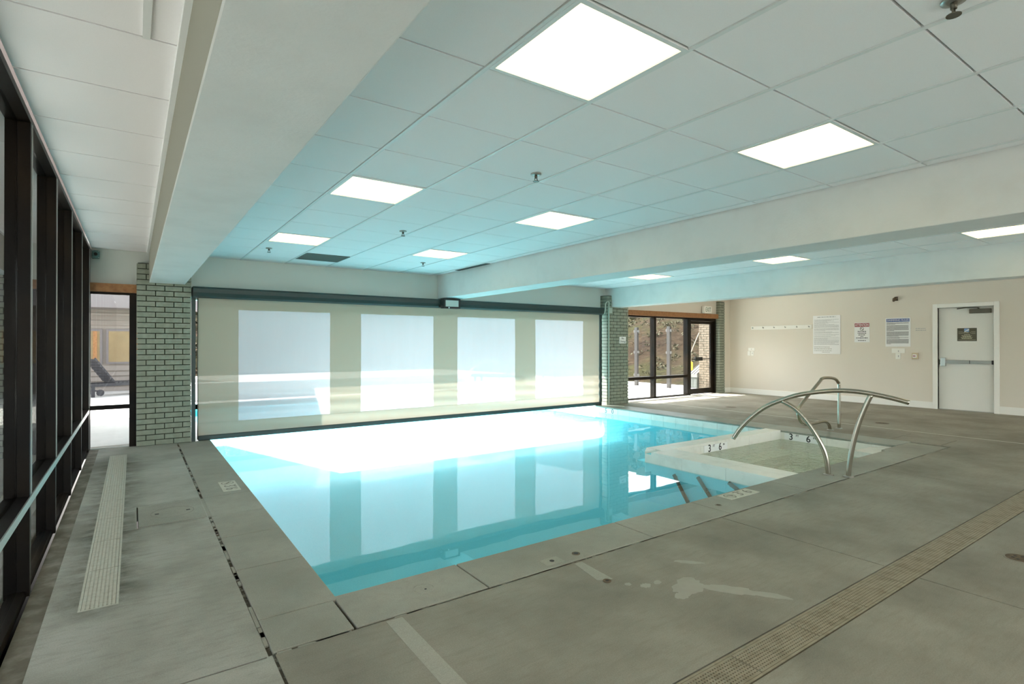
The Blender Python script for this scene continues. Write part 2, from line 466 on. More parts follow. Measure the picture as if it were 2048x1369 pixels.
# worn light edge strip beside far coping
# ------------------------------------------------------------------ pool shell
PB = -.64
b = MB()
b.quad((PX0, PY0, PB), (PX1, PY0, PB), (PX1, PYO, PB), (PX0, PYO, PB))
b.quad((PX0, PY0, PB), (PX0, PYO, PB), (PX0, PYO, -.06), (PX0, PY0, -.06))
b.quad((PX0, PY0, PB), (PX0, PY0, -.06), (PX1, PY0, -.06), (PX1, PY0, PB))
b.quad((PX0, PYO, PB), (PX1, PYO, PB), (PX1, PYO, -.02), (PX0, PYO, -.02))
b.quad((PX1, PY0, PB), (PX1, PY0, -.22), (PX1, PYO, -.22), (PX1, PYO, PB))
# rounded cove along the floor of the far wall
pts = [(PX1, -.22)]+[(PX1-.35+.35*math.cos(a), PB+.35-.35*math.sin(a)) for a in [k*PI/16 for k in range(9)]]
for (u0, w0), (u1, w1) in zip(pts[1:], pts[2:]):
    b.quad((u0, PY0, w0), (u1, PY0, w1), (u1, PYO, w1), (u0, PYO, w0))
struct(b.build('floor', M['plaster']), 'aqua pool basin')
# far waterline tiles
b = MB(); y = 4.97; k = 0
while y < 14.4:
    b.box(PX1-.012, PX1, y, y+.296, -.255, -.03, 0); y += .30
b.box(PX1-.004, PX1+.01, 4.97, 14.4, -.22, -.032, 1)
struct(b.build('trim_6', [M['spa_tile'], M['grout']]), 'white waterline tiles under the far coping')

# spa: tiled dividing walls and basin
SX0, SX1, SY1 = 5.47, 5.89, 4.95
b = MB()
poly = [(SX0, PY0), (SX1, PY0), (SX1, 4.70), (PX1, 4.70), (PX1, SY1), (SX0+.22, SY1), (SX0, SY1-.14)]
# split L-shape in two convex prisms
b.prism([(SX0+.012, PY0), (SX1-.012, PY0), (SX1-.012, 4.712), (SX1, SY1-.012), (SX0+.225, SY1-.012), (SX0+.012, SY1-.146)], 'z', PB, -.035, 1)
b.prism([(SX1-.02, 4.712), (PX1, 4.712), (PX1, SY1-.012), (SX1-.02, SY1-.012)], 'z', PB, -.035, 1)
# cap tiles
def capstrip(p0, p1, n, axis):
    pass
y = PY0
while y < 4.68:
    e = min(y+.597, 4.70)
    b.box(SX0, SX0+.207, y, min(e, SY1-.15), -.035, 0); b.box(SX0+.21, SX1, y, e, -.035, 0); y += .60
b.prism([(SX0, SY1-.147), (SX0+.207, SY1-.147), (SX0+.207, SY1), (SX0+.2, SY1)], 'z', -.035, 0)
b.box(SX0+.21, SX1, 4.703, SY1, -.035, 0)
x = SX1+.003
while x < PX1-.05:
    e = min(x+.597, PX1-.02); b.box(x, e, 4.70, 4.823, -.035, 0); b.box(x, e, 4.826, SY1, -.035, 0); x += .6
# pool-side face tiles
y = PY0
while y < SY1-.16:
    e = min(y+.597, SY1-.147); b.box(SX0+.002, SX0+.014, y, e, -.15, -.036); y += .6
b.prism([(SX0+.002, SY1-.145), (SX0+.2, SY1-.002), (SX0+.21, SY1-.014), (SX0+.014, SY1-.15)], 'z', -.15, -.036)
x = SX0+.205
while x < PX1-.05:
    e = min(x+.597, PX1-.02); b.box(x, e, SY1-.014, SY1-.002, -.15, -.036); x += .6
# spa-side tiles: back face and right face
x = SX1
while x < PX1-.05:
    e = min(x+.597, PX1-.02); b.box(x, e, 4.698, 4.716, -.31, -.036); x += .6
y = PY0+.06
while y < 4.69:
    e = min(y+.297, 4.70); b.box(PX1-.014, PX1-.002, y, e, -.47, -.03); y += .30
b.box(SX1-.014, SX1+.002, PY0, 4.7, -.47, -.036)
struct(b.build('wall_spa', [M['spa_tile'], M['plaster']]), 'white marble-tiled dividing wall of the spa')
b = MB()
b.box(SX1-.02, PX1, PY0, 4.72, PB, -.46)
b.box(SX1-.015, SX1+.32, PY0, 4.71, -.46, -.30); b.box(SX1+.32, PX1-.01, 4.38, 4.71, -.46, -.30); b.box(PX1-.36, PX1-.013, PY0+.45, 4.38, -.46, -.30)
struct(b.build('floor', M['spa_plaster']), 'sage coloured spa basin with bench')
# white entry steps in the near right corner of the spa
b = MB(); b.box(PX1-.55, PX1-.016, PY0+.06, PY0+.36, -.46, -.06); b.box(PX1-.55, PX1-.016, PY0+.36, PY0+.45, -.46, -.2)
struct(b.build('floor', M['spa_tile']), 'white step in the corner of the spa')

def water_sheet(name, rects, m, label):
    b = MB()
    for x0, x1, y0, y1 in rects: b.quad((x0, y0, WZ), (x1, y0, WZ), (x1, y1, WZ), (x0, y1, WZ))
    o = b.build(name, m); return struct(o, label)
water_sheet('water', [(PX0, SX0, PY0, SY1), (PX0, PX1-.012, SY1-.002, PYO)], M['water'], 'clear turquoise pool water')
water_sheet('water', [(SX1-.002, PX1-.014, PY0, 4.702)], M['spawater'], 'rippled greenish spa water')

# ------------------------------------------------------------------ ceilings
TG = .638
def ceil_bay(name, x0, x1, y0, y1, xl, yl, lamps, label, strips=True):
    """suspended ceiling: boards, light T-bars and thin dark reveals; lamps are openings"""
    b = MB(); b.box(x0, x1, y0, y1, CEIL+.05, CEIL+.09, 2)
    xl = [x0]+[x for x in xl if x0+.02 < x < x1-.02]+[x1]; yl = [y0]+[y for y in yl if y0 < y < y1]+[y1]
    for i in range(len(xl)-1):
        for j in range(len(yl)-1):
            cx, cy = (xl[i]+xl[i+1])/2, (yl[j]+yl[j+1])/2
            if any(l[0] < cx < l[1] and l[2] < cy < l[3] for l in lamps): continue
            b.box(xl[i]+.012, xl[i+1]-.017, yl[j]+.0052, yl[j+1]-.0052, CEIL+.004, CEIL+.02, 0)
    for x in xl[1:-1]: b.box(x-.011, x+.011, y0, y1, CEIL, CEIL+.03, 1)
    return struct(b.build(name, [M['tile'], M['tbar'], M['reveal']]), label)
YL = [1.474+TG*k for k in range(-14, 13)]
mainx = [1.334+TG*k for k in range(-1, 6)]
mainx = [x for x in mainx if x > .9]
lights = []
for ix in (1, 4):
    for ky in (-8, -4, 0, 4, 8):
        x = 1.334+TG*(ix-1); y = 1.474+TG*ky
        lights.append((x, x+TG, y, y+TG))
thirdx = [7.72, 8.40]
lights3 = []
for ky in (-8, -4, 0, 4, 8):
    y = 1.53+TG*ky; lights3.append((7.73, 8.38, y, y+TG))
VENT = (1.972, 2.61, 1.474+10*TG, 1.474+11*TG)
ceil_bay('ceiling', .57, 4.66, YF, YB, mainx, YL, lights+[VENT], 'white suspended tile ceiling over the pool')
YL3 = [1.53+TG*k for k in range(-14, 13)]
ceil_bay('ceiling', 5.08, 9.02, YF, YB, [5.8, 6.44, 7.08, 7.73, 8.38], YL3, lights3, 'white suspended tile ceiling beyond the middle beam')
ceil_bay('ceiling', XL, .17, YF, YB, [], [2.715+TG*k for k in range(-14, 10)], [], 'white ceiling strip along the left glazing')
b = MB(); b.box(.028, .056, YF, 2.71, CEIL-.006, CEIL+.003)
struct(b.build('trim_7', M['tbar']), 'pale grid bar on the left ceiling strip')
lights4 = [(11.55, 11.55+TG, 1.53+TG*ky, 1.53+TG*(ky+1)) for ky in (-8, -4, 0, 4, 8)]  # out of sight behind the beam, added to brighten the right wall
ceil_bay('ceiling', 9.34, XR, YF, 9.3, [9.64, 10.28, 10.912, 11.55, 11.55+TG, 12.83, 13.47], YL3, lights4, 'white suspended tile ceiling along the right wall')

# beams
def beam(name, x0, x1, y0, y1, label, fascia=False):
    b = MB(); b.box(x0, x1, y0, y1, BEAM, CEIL+.05)
    if fascia: b.mi[4] = 1  # left face takes a darker colour than the rest of the beam
    return struct(b.build(name, [M['beam'], M['fascia']], bevel=.008), label)
beam('ceiling_beam', .175, .60, YF, YB-.14, 'deep white plaster beam on the left with a darker taupe left face', True)
beam('ceiling_beam', 4.66, 5.08, YF, YB, 'deep plaster beam across the middle of the ceiling')
beam('ceiling_beam', 9.02, 9.34, YF, YB+.1, 'plaster beam in front of the right wall')
b = MB(); b.box(.150, .176, YF, YB-.14, CEIL-.03, CEIL+.004)
struct(b.build('trim_8', M['tbar']), 'narrow white angle trim beside the left beam')

# ------------------------------------------------------------------ lights
def make_light():
    t = thing('ceiling_light', '', 'ceiling light', (0, 0, CEIL))
    b = MB(); w = TG
    for a in ((0.006, w-.006, 0.006, .028), (.006, w-.006, w-.028, w-.006), (.006, .028, .028, w-.028), (w-.028, w-.006, .028, w-.028)):
        b.box(a[0], a[1], a[2], a[3], -.002+CEIL, .03+CEIL)
    b.build('frame', M['tbar'], t, origin=(0, 0, CEIL))
    b = MB(); b.box(.028, w-.028, .028, w-.028, CEIL+.008, CEIL+.02)
    b.build('diffuser', M['panel'], t, origin=(0, 0, CEIL))
    return t
def dup(root, loc):
    r = root.copy(); COL.objects.link(r); r.location = loc
    for ch in list(root.children):
        c = ch.copy(); COL.objects.link(c); c.parent = r
        for g in list(ch.children):
            d = g.copy(); COL.objects.link(d); d.parent = c
    return r
proto = make_light(); first = True
def row_word(ky): return {0: 'nearest visible row', 4: 'middle row', 8: 'row by the screen'}.get(ky)
lab_main = {(0, 0): 'large square glowing ceiling panel nearest the camera, left of the centre line',
            (1, 0): 'square glowing ceiling panel by the middle beam, first one from the camera',
            (0, 4): 'glowing ceiling panel near the left beam, second one from the camera',
            (1, 4): 'glowing ceiling panel by the middle beam, second one from the camera',
            (0, 8): 'small glowing ceiling panel near the left beam, in front of the dark air vent',
            (1, 8): 'small glowing ceiling panel by the middle beam, closest to the roller screen'}
allspots = []
for i, l in enumerate(lights):
    ix, ky = i//5, (-8, -4, 0, 4, 8)[i % 5]
    allspots.append((l[0], l[2], lab_main.get((ix, ky), 'glowing square ceiling panel behind the camera over the pool deck')))
lab3 = {0: 'glowing ceiling panel beyond the middle beam, cut by the right edge of the photo', 4: 'glowing ceiling panel beyond the middle beam, centre one of three', 8: 'tiny glowing ceiling panel beyond the middle beam, above the brick pier'}
for i, l in enumerate(lights3):
    ky = (-8, -4, 0, 4, 8)[i % 5]
    allspots.append((l[0]+.006, l[2], lab3.get(ky, 'glowing square ceiling panel behind the camera beyond the middle beam')))
for l in lights4: allspots.append((l[0], l[2], 'added glowing ceiling panel hidden by the beam in front of the right wall'))
for x, y, lab in allspots:
    o = proto if first else dup(proto, (0, 0, 0)); first = False
    o.location = (x, y, CEIL); o['label'] = lab; o['group'] = 'square ceiling light panels'

# vents
t = thing('air_vent', 'dark grey square return air vent in the ceiling by the screen', 'air vent', (VENT[0], VENT[2], CEIL))
b = MB(); x0, x1, y0, y1 = VENT
b.box(x0+.006, x1-.006, y0+.006, y0+.03, CEIL-.002, CEIL+.03); b.box(x0+.006, x1-.006, y1-.03, y1-.006, CEIL-.002, CEIL+.03)
b.box(x0+.006, x0+.03, y0+.03, y1-.03, CEIL-.002, CEIL+.03); b.box(x1-.03, x1-.006, y0+.03, y1-.03, CEIL-.002, CEIL+.03)
b.build('frame', M['vent'], t)
b = MB()
for k in range(38): b.box(x0+.03, x1-.03, y0+.034+k*.015, y0+.043+k*.015, CEIL+.002, CEIL+.014)
b.box(x0+.01, x1-.01, y0+.01, y1-.01, CEIL+.03, CEIL+.04)
b.build('grille', M['vent'], t)
t = thing('slot_vent', 'narrow black slot vent beside the middle beam near the screen', 'air vent', (4.5, 7.6, CEIL))
b = MB(); b.box(4.56, 4.645, 7.25, 8.25, CEIL-.003, CEIL+.012); b.build('frame', M['vent'], t)
b = MB(); b.box(4.572, 4.633, 7.262, 8.238, CEIL-.0045, CEIL-.0032); b.build('slot', M['black'], t)
t = thing('air_vent', 'grey square air vent in the ceiling beyond the middle beam', 'air vent', (6.1, 7.7, CEIL))
b = MB(); b.box(6.45, 7.07, 7.92, 8.53, CEIL-.003, CEIL+.003); b.build('frame', M['tbar'], t)
b = MB(); b.box(6.48, 7.04, 7.95, 8.5, CEIL-.006, CEIL-.0032)
for k in range(12): b.box(6.48, 7.04, 7.96+k*.045, 7.975+k*.045, CEIL-.011, CEIL-.006)
b.build('grille', M['vent'], t)

# sprinklers
def sprinkler():
    t = thing('sprinkler_head', '', 'sprinkler', (0, 0, CEIL))
    b = MB(); b.tube([(0, 0, CEIL+.004), (0, 0, CEIL-.004), (0, 0, CEIL-.008)], [.04, .04, .022], 20); b.build('escutcheon', M['steel_plate'], t, origin=(0, 0, CEIL))
    b = MB(); b.tube([(0, 0, CEIL-.006), (0, 0, CEIL-.03)], .011, 10)
    b.tube([(.008, 0, CEIL-.03), (.013, 0, CEIL-.04), (.004, 0, CEIL-.052)], .003, 6); b.tube([(-.008, 0, CEIL-.03), (-.013, 0, CEIL-.04), (-.004, 0, CEIL-.052)], .003, 6)
    b.build('body', M['closer'], t, origin=(0, 0, CEIL))
    b = MB(); b.cyl((0, 0, CEIL-.052), (0, 0, CEIL-.055), .024, 16); b.build('deflector', M['closer'], t, origin=(0, 0, CEIL))
    return t
sp = sprinkler()
for i, (x, y, lab) in enumerate([(2.471, 3.223, 'brass-grey sprinkler head in the middle of the ceiling, largest in view'),
                                 (2.493, 5.717, 'small sprinkler head in line behind the middle one, between two light panels'),
                                 (1.476, 7.757, 'small sprinkler head just left of the dark air vent'),
                                 (3.721, 7.763, 'small sprinkler head beside the panel closest to the screen'),
                                 (2.487, .705, 'sprinkler head cut off by the top edge of the photo'),
                                 (6.75, 6.6, 'tiny sprinkler head beyond the middle beam')]):
    o = sp if i == 0 else dup(sp, (0, 0, 0))
    o.location = (x, y, CEIL); o['label'] = lab; o['group'] = 'ceiling sprinklers'

# ------------------------------------------------------------------ walls
b = MB(); b.box(.68, 8.85, YB, YB+.25, 2.04, CEIL+.06); b.box(8.85, 9.56, YB+.02, YB+.25, 2.5, CEIL+.06); b.box(.03, .68, YB, YB+.25, 2.0, CEIL+.06); b.box(XL-.1, .03, YB, YB+.25, 2.2, CEIL+.06)
struct(b.build('wall_back', M['wall_white']), 'pale grey-green wall above the roller screen')
bricks(.035, .675, 8.95, YB+.2, 0, 2.505, ('-y', '-x', '+x'), M['brick'], M['mortar'], 'brick_column')
struct(bpy.data.objects['brick_column'], 'sage painted brick column left of the screen')
CB = bricks(8.86, 9.56, 8.90, 9.32, 0, 2.505, ('-y', '-x', '+x'), M['brick'], M['mortar'], 'brick_column')
struct(CB, 'sage painted brick column right of the screen')
CC = bricks(13.62, 13.86, 9.22, 9.56, 0, 2.60, ('-y', '-x'), M['brick'], M['mortar'], 'brick_column')
struct(CC, 'painted brick column in the far right corner')
b = MB(); b.box(9.56, 13.62, 9.33, 9.55, 2.2, CEIL+.1); b.box(13.86, XR, 9.24, 9.55, 0, CEIL+.1); b.box(13.62, 13.86, 9.24, 9.55, 2.6, CEIL+.1)
struct(b.build('wall_far', M['wall_warm']), 'cream wall above the right hand window')
# right wall with the doorway left open
DY0, DY1, DZ = 3.37, 4.30, 2.165
b = MB(); b.box(XR, XR+.2, YF, DY0-.0, 0, CEIL+.1); b.box(XR, XR+.2, DY1, 9.9, 0, CEIL+.1); b.box(XR, XR+.2, DY0, DY1, DZ, CEIL+.1)
struct(b.build('wall_right', M['wall_warm']), 'plain cream painted wall on the right')
b = MB(); b.box(XR-.016, XR, DY1+.085, 9.24, 0, .14); b.box(13.861, XR, 9.224, 9.24, 0, .14); b.box(XR-.016, XR, YF, DY0-.085, 0, .15)
struct(b.build('baseboard_right', M['white'], bevel=.003), 'white baseboard')
b = MB(); b.box(XL-.2, XR+.2, YF-.2, YF, 0, .25); b.box(XL-.2, XR+.2, YF-.2, YF, 2.5, CEIL+.1); b.box(XL-.2, .6, YF-.2, YF, .25, 2.5); b.box(13.2, XR+.2, YF-.2, YF, .25, 2.5)
struct(b.build('wall_front', M['wall_white']), 'plain wall behind the camera')

W4 = sempty('added_window', (7, YF, 0)); W4['label'] = 'unseen window wall added behind the camera for daylight'  # unseen glazing added to bring daylight onto the near floor and ceiling
for k in range(8):
    b = MB(); x = .6+k*1.79; b.box(x, x+.07, YF-.14, YF-.04, .25, 2.5); b.build('mullion', M['bronze'], W4)
    if k < 7: b = MB(); b.box(x+.07, x+1.79, YF-.096, YF-.088, .25, 2.5); b.build('pane', M['glass'], W4)
# ------------------------------------------------------------------ left glazing
W = sempty('window_1', (XL, 0, 0)); W['label'] = 'dark bronze glazed wall along the left side'
GX = XL-.058
posts = [4.0+1.213*k for k in range(-9, 5)]
for y in posts:
    b = MB()
    b.box(XL-.052, XL, y, y+.046, 0, 2.63); b.box(XL-.11, XL-.064, y, y+.046, 0, 2.63); b.box(XL-.066, XL-.05, y+.008, y+.038, 0, 2.63)
    b.build('mullion', M['bronze'], W, origin=(XL, y, 0))
for k in range(len(posts)-1):
    y0, y1 = posts[k]+.046, posts[k+1]
    b = MB(); b.box(XL-.11, XL, y0, y1, .505, .553); b.box(XL-.075, XL-.066, y0, y1, .553, .567)
    b.build('transom', M['bronze'], W)
    b = MB(); b.box(GX-.004, GX+.004, y0, y1, .0, .505); b.build('pane', M['tinted'], W)
    b = MB(); b.box(GX-.004, GX+.004, y0, y1, .553, 2.63); b.build('pane', M['tinted'], W)
b = MB(); b.box(XL-.11, XL, YF, 8.9, 2.632, 2.668); b.box(XL-.075, XL-.066, YF, 8.9, 2.618, 2.632); b.build('header', M['bronze'], W)
b = MB(); b.box(XL-.11, XL-.02, YF, 8.9, -.02, .03); b.build('sill', M['bronze'], W)
b = MB(); b.box(XL, XL+.006, posts[0], 8.852, .507, .551); b.build('transom_glint', M['alu'], W)  # pale strip stands in for the grazing glint along the transom
for y in posts:
    b = MB(); b.box(XL, XL+.004, y+.03, y+.046, .56, 2.63); b.build('post_glint', M['alu'], W)  # grazing glint on the post edge, put in as a pale strip

# ------------------------------------------------------------------ window_2: narrow light at the back left
W2 = sempty('window_2', (-.25, 9.05, 0)); W2['label'] = 'narrow bronze framed window left of the brick column'
b = MB(); b.box(-.045, .034, 9.02, 9.11, 0, 2.085); b.build('jamb', M['bronze'], W2)
b = MB(); b.box(-.53, -.465, 9.02, 9.11, 0, 2.085); b.build('jamb', M['bronze'], W2)
b = MB(); b.box(-.465, -.045, 9.03, 9.1, .52, .575); b.build('transom', M['bronze'], W2)
b = MB(); b.box(-.465, -.045, 9.03, 9.1, 2.06, 2.09); b.build('head', M['bronze'], W2)
b = MB(); b.box(-.465, -.045, 9.03, 9.1, -.01, .012); b.build('sill', M['alu'], W2)
b = MB(); b.box(-.465, -.045, 9.06, 9.068, .575, 2.06); b.build('pane', M['glass'], W2)
b = MB(); b.box(-.465, -.045, 9.06, 9.068, .012, .52); b.build('pane', M['glass'], W2)
b = MB(); b.box(-.53, .034, 8.985, 9.11, 2.09, 2.205); b.build('wood_header', M['wood'], W2)
b = MB(); b.box(-.62, XL+.0, 8.96, 9.2, 0, CEIL); struct(b.build('wall_corner', M['bronze']), 'dark corner post between left glazing and back window')

# ------------------------------------------------------------------ window_3 and the glass door
W3 = sempty('window_3', (11.5, 9.4, 0)); W3['label'] = 'bronze framed window right of the screen'
def bar(name, x0, x1, z0, z1, y0=9.33, y1=9.47, p=None, m='bronze'):
    b = MB(); b.box(x0, x1, y0, y1, z0, z1); return b.build(name, M[m], p or W3)
for x in (9.57, 10.98, 12.33): bar('mullion', x, x+.075, 0, 2.10)
bar('transom', 9.645, 10.98, .49, .56); bar('transom', 11.055, 12.33, .49, .56)
bar('sill', 9.645, 12.33, -.01, .03); bar('head', 9.57, 13.6, 2.07, 2.11)
for x0, x1 in ((9.645, 10.98), (11.055, 12.33)):
    bar('pane', x0, x1, .56, 2.07, 9.396, 9.404, m='glass'); bar('pane', x0, x1, .03, .49, 9.396, 9.404, m='glass')
bar('wood_header', 9.56, 13.66, 2.11, 2.235, 9.26, 9.48, m='wood')
D2 = sempty('door_2', (13, 9.4, 0)); D2['label'] = 'bronze framed glass exit door'
bar('frame', 12.405, 12.47, 0, 2.07, p=D2); bar('frame', 13.53, 13.6, 0, 2.07, p=D2); bar('frame', 12.47, 13.53, 2.03, 2.07, p=D2)
lf = MB()
lf.box(12.475, 12.53, 9.37, 9.42, .01, 2.025); lf.box(13.42, 13.525, 9.37, 9.42, .01, 2.025); lf.box(12.53, 13.42, 9.37, 9.42, .01, .16); lf.box(12.53, 13.42, 9.37, 9.42, 1.95, 2.025)
lf.build('leaf', M['bronze'], D2)
bar('pane', 12.53, 13.42, .16, 1.95, 9.392, 9.398, p=D2, m='glass')
b = MB(); b.box(12.53, 13.42, 9.335, 9.36, .965, .985); b.build('push_bar', M['bronze'], D2)
b = MB(); b.box(12.66, 12.98, 9.32, 9.365, .93, 1.03); b.build('latch', M['black'], D2)

# ------------------------------------------------------------------ door_1 in the right wall
D1 = sempty('door_1', (XR, 3.83, 0)); D1['label'] = 'white steel door with push bar in the right wall'
b = MB()
b.box(XR-.03, XR+.2, DY1, DY1+.085, 0, DZ+.085); b.box(XR-.03, XR+.2, DY0-.085, DY0, 0, DZ+.085); b.box(XR-.03, XR+.2, DY0, DY1, DZ, DZ+.085)
b.build('frame', M['white'], D1, bevel=.004)
b = MB(); b.box(XR+.045, XR+.09, DY0+.004, DY1-.004, .012, DZ-.004); b.build('leaf', M['doorw'], D1)
b = MB(); b.box(XR, XR+.2, DY0, DY1, -.01, .008); b.build('threshold', M['steel_plate'], D1)
xd = XR+.045
t = MB(); t.box(xd-.062, xd, 3.42, 3.765, 2.025, 2.115); pb = t.build('closer', M['closer'], D1, bevel=.006)
t = MB(); t.tube([(xd-.03, 3.62, 2.115), (xd-.03, 3.62, 2.14)], .016, 10); t.tube([(xd-.03, 3.62, 2.14), (xd-.09, 3.8, 2.145), (xd-.05, 3.965, 2.13)], .009, 8); t.build('closer_arm', M['closer'], pb)
t = MB(); t.box(xd-.05, xd, 3.39, 4.17, .985, 1.055); pbar = t.build('push_bar', M['steel_plate'], D1, bevel=.005)
t = MB(); t.box(xd-.055, xd-.004, 3.39, 3.41, .98, 1.06); t.box(xd-.055, xd-.049, 3.755, 3.765, .985, 1.055); t.build('end_cap', M['black'], pbar)
t = MB(); t.box(xd-.065, xd, 4.165, 4.255, .92, 1.105); t.build('latch_case', M['alu'], D1, bevel=.01)
t = MB(); t.box(xd-.03, xd, 4.262, 4.294, .955, 1.065); t.build('strike', M['closer'], D1)

# door plaque
def plate(x, y0, y1, z0, z1, name, m, label, cat, th=.006, bev=.002):
    """flat plate on a wall that faces -x, front surface at x-th"""
    b = MB(); b.box(x-th, x, y0, y1, z0, z1); o = b.build(name, m, origin=(x, (y0+y1)/2, (z0+z1)/2), bevel=bev); return tag(o, label, cat)
RGT = (0, -1, 0); UPV = (0, 0, 1)
o = plate(xd-.0005, 3.655, 3.975, 1.455, 1.725, 'door_plaque', M['plaque'], 'olive brown plaque with blue emblem on the white door', 'sign')
xf = xd-.0066
def strip(parent, y0, y1, z0, z1, m, name='printing', x=None):
    b = MB(); x = xf if x is None else x; b.box(x-.0012, x, y0, y1, z0, z1); return b.build(name, m, parent)
b = MB(); b.box(xf-.0012, xf, 3.955, 3.885, 1.642, 1.647); b.box(xf-.0012, xf, 3.745, 3.675, 1.642, 1.647); b.box(xf-.0012, xf, 3.955, 3.885, 1.612, 1.617); b.box(xf-.0012, xf, 3.745, 3.675, 1.612, 1.617); b.box(xf-.0012, xf, 3.96, 3.67, 1.478, 1.482)
b.build('rule_lines', M['gold'], o)
b = MB(); b.box(xf-.0012, xf, 3.78, 3.86, 1.645, 1.715); b.build('emblem', M['sky_print'], o)
b = MB()
for k in range(8):
    a = k/7; b.box(xf-.0024, xf-.0012, 3.855-a*.065, 3.843-a*.065, 1.645+.006*k*(1 if k < 5 else .8), 1.662+.006*k)
b.build('emblem_swoosh', M['white_print'], o)
lettering('lettering', 'LEVEL 1', .036, (xf, 3.815, 1.628), RGT, UPV, M['gold'], o, .12)
def scribble(parent, lines, m, x, name='printing', seed=1, wmin=.01, wmax=.035):
    """unreadable small print: rows of short word-length dashes; lines = (y_left, y_right, z, height)"""
    r = random.Random(seed); b = MB()
    for yl, yr, z, hgt in lines:
        y = yl
        while y > yr+.004:
            w = r.uniform(wmin, wmax); e = max(y-w, yr)
            b.box(x-.0009, x, e, y, z-hgt/2, z+hgt/2); y = e-r.uniform(.35, .6)*wmin
    return b.build(name, m, parent)
scribble(o, [(3.86, 3.765, 1.59, .009), (3.905, 3.735, 1.567, .009), (3.885, 3.745, 1.548, .009), (3.915, 3.725, 1.527, .009), (3.9, 3.73, 1.507, .009)], M['gold'], xf, seed=4, wmin=.012, wmax=.04)

# big rules sheet
xw = XR-.0005
o = plate(xw, 6.25, 6.90, 1.145, 2.105, 'rules_sign', M['white_print'], 'tall white rules sheet with faint grey print beside the coat hooks', 'sign', .012)
xf2 = xw-.0126
L = []
r = random.Random(11); z = 2.0
while z > 1.36:
    full = r.random()
    L.append((6.87, 6.28 if full < .55 else r.uniform(6.35, 6.6), z, .007)); z -= .0175 if r.random() < .8 else .03
scribble(o, L, M['grey_print'], xf2, seed=5, wmin=.012, wmax=.06)
scribble(o, [(6.79, 6.36, 2.065, .018)], M['grey_print'], xf2, 'heading', 6, .03, .09)
scribble(o, [(6.87, 6.5, 1.315, .011), (6.87, 6.45, 1.27, .011), (6.87, 6.45, 1.225, .009), (6.68, 6.48, 1.19, .008)], M['faded'], xf2, 'footer', 7, .02, .07)

# attention sign
o = plate(xw, 5.61, 5.94, 1.435, 1.90, 'attention_sign', M['white_print'], 'white notice with dark red ATTENTION band in the middle of the right wall', 'sign', .006)
xf3 = xw-.0066
b = MB(); b.box(xf3-.0008, xf3, 5.618, 5.932, 1.80, 1.888); b.build('header_band', M['red'], o)
lettering('lettering', 'ATTENTION', .085, (xf3-.001, 5.775, 1.842), RGT, UPV, M['white_print'], o, .285)
b = MB(); b.disc_ring((xf3-.001, 5.775, 1.752), 'x', .033, .042, -.001, 32); T = Matrix.Translation((xf3-.001, 5.775, 1.752)) @ Matrix.Rotation(PI/4, 4, 'X')
b.box(-.001, 0, -.036, .036, -.005, .005, T=T); b.build('prohibition_ring', M['black'], o)
scribble(o, [(5.865, 5.685, 1.69, .017), (5.865, 5.685, 1.65, .017), (5.85, 5.71, 1.61, .017), (5.805, 5.745, 1.572, .014), (5.90, 5.65, 1.537, .017)], M['black'], xf3, seed=9, wmin=.018, wmax=.045)
b = MB(); b.box(xf3-.0008, xf3, 5.62, 5.93, 1.508, 1.511); b.build('rule_line', M['grey_print'], o)
scribble(o, [(5.86, 5.69, 1.475, .014)], M['black'], xf3, 'footer', 10, .02, .05)

# pool rules sign with blue header
o = plate(xw, 4.795, 5.285, 1.335, 1.985, 'swimming_rules_sign', M['white_print'], 'white sign with navy header band above the switch plates', 'sign', .006)
b = MB(); b.box(xf3-.0008, xf3, 4.815, 5.265, 1.895, 1.965); b.build('header_band', M['blue'], o)
lettering('lettering', 'SWIMMING RULES', .06, (xf3-.001, 5.04, 1.929), RGT, UPV, M['white_print'], o, .42)
L = []; z = 1.875
for nrow, last in ((3, .4), (8, .35), (7, .55), (2, .6), (7, .2)):
    for k in range(nrow):
        L.append((5.262, 4.83 if k < nrow-1 else 5.262-.43*last, z, .008)); z -= .0165
    z -= .012
scribble(o, L, M['black'], xf3, seed=12, wmin=.008, wmax=.03)

lb = tag(scribble(None, [(4.70, 4.52, 1.735, .014), (4.70, 4.51, 1.695, .014)], M['grey_print'], xw, 'wall_lettering', 13, .02, .05), 'two faint lines of grey lettering on the wall left of the white door', 'wall lettering')

# coat hook rail
t = thing('coat_rack', 'long white coat hook board on the right wall', 'coat rack', (XR, 7.75, 1.83))
b = MB(); b.box(xw-.02, xw, 6.925, 8.58, 1.785, 1.885); b.build('board', M['plastic'], t, bevel=.003)
for k in range(6):
    y = 8.52-.306*k
    b = MB(); b.cyl((xw-.02, y, 1.835), (xw-.026, y, 1.835), .014, 10); b.tube([(xw-.026, y, 1.838), (xw-.05, y, 1.83), (xw-.062, y, 1.84), (xw-.06, y, 1.86)], .006, 8)
    b.build('hook', M['steel_plate'], t)

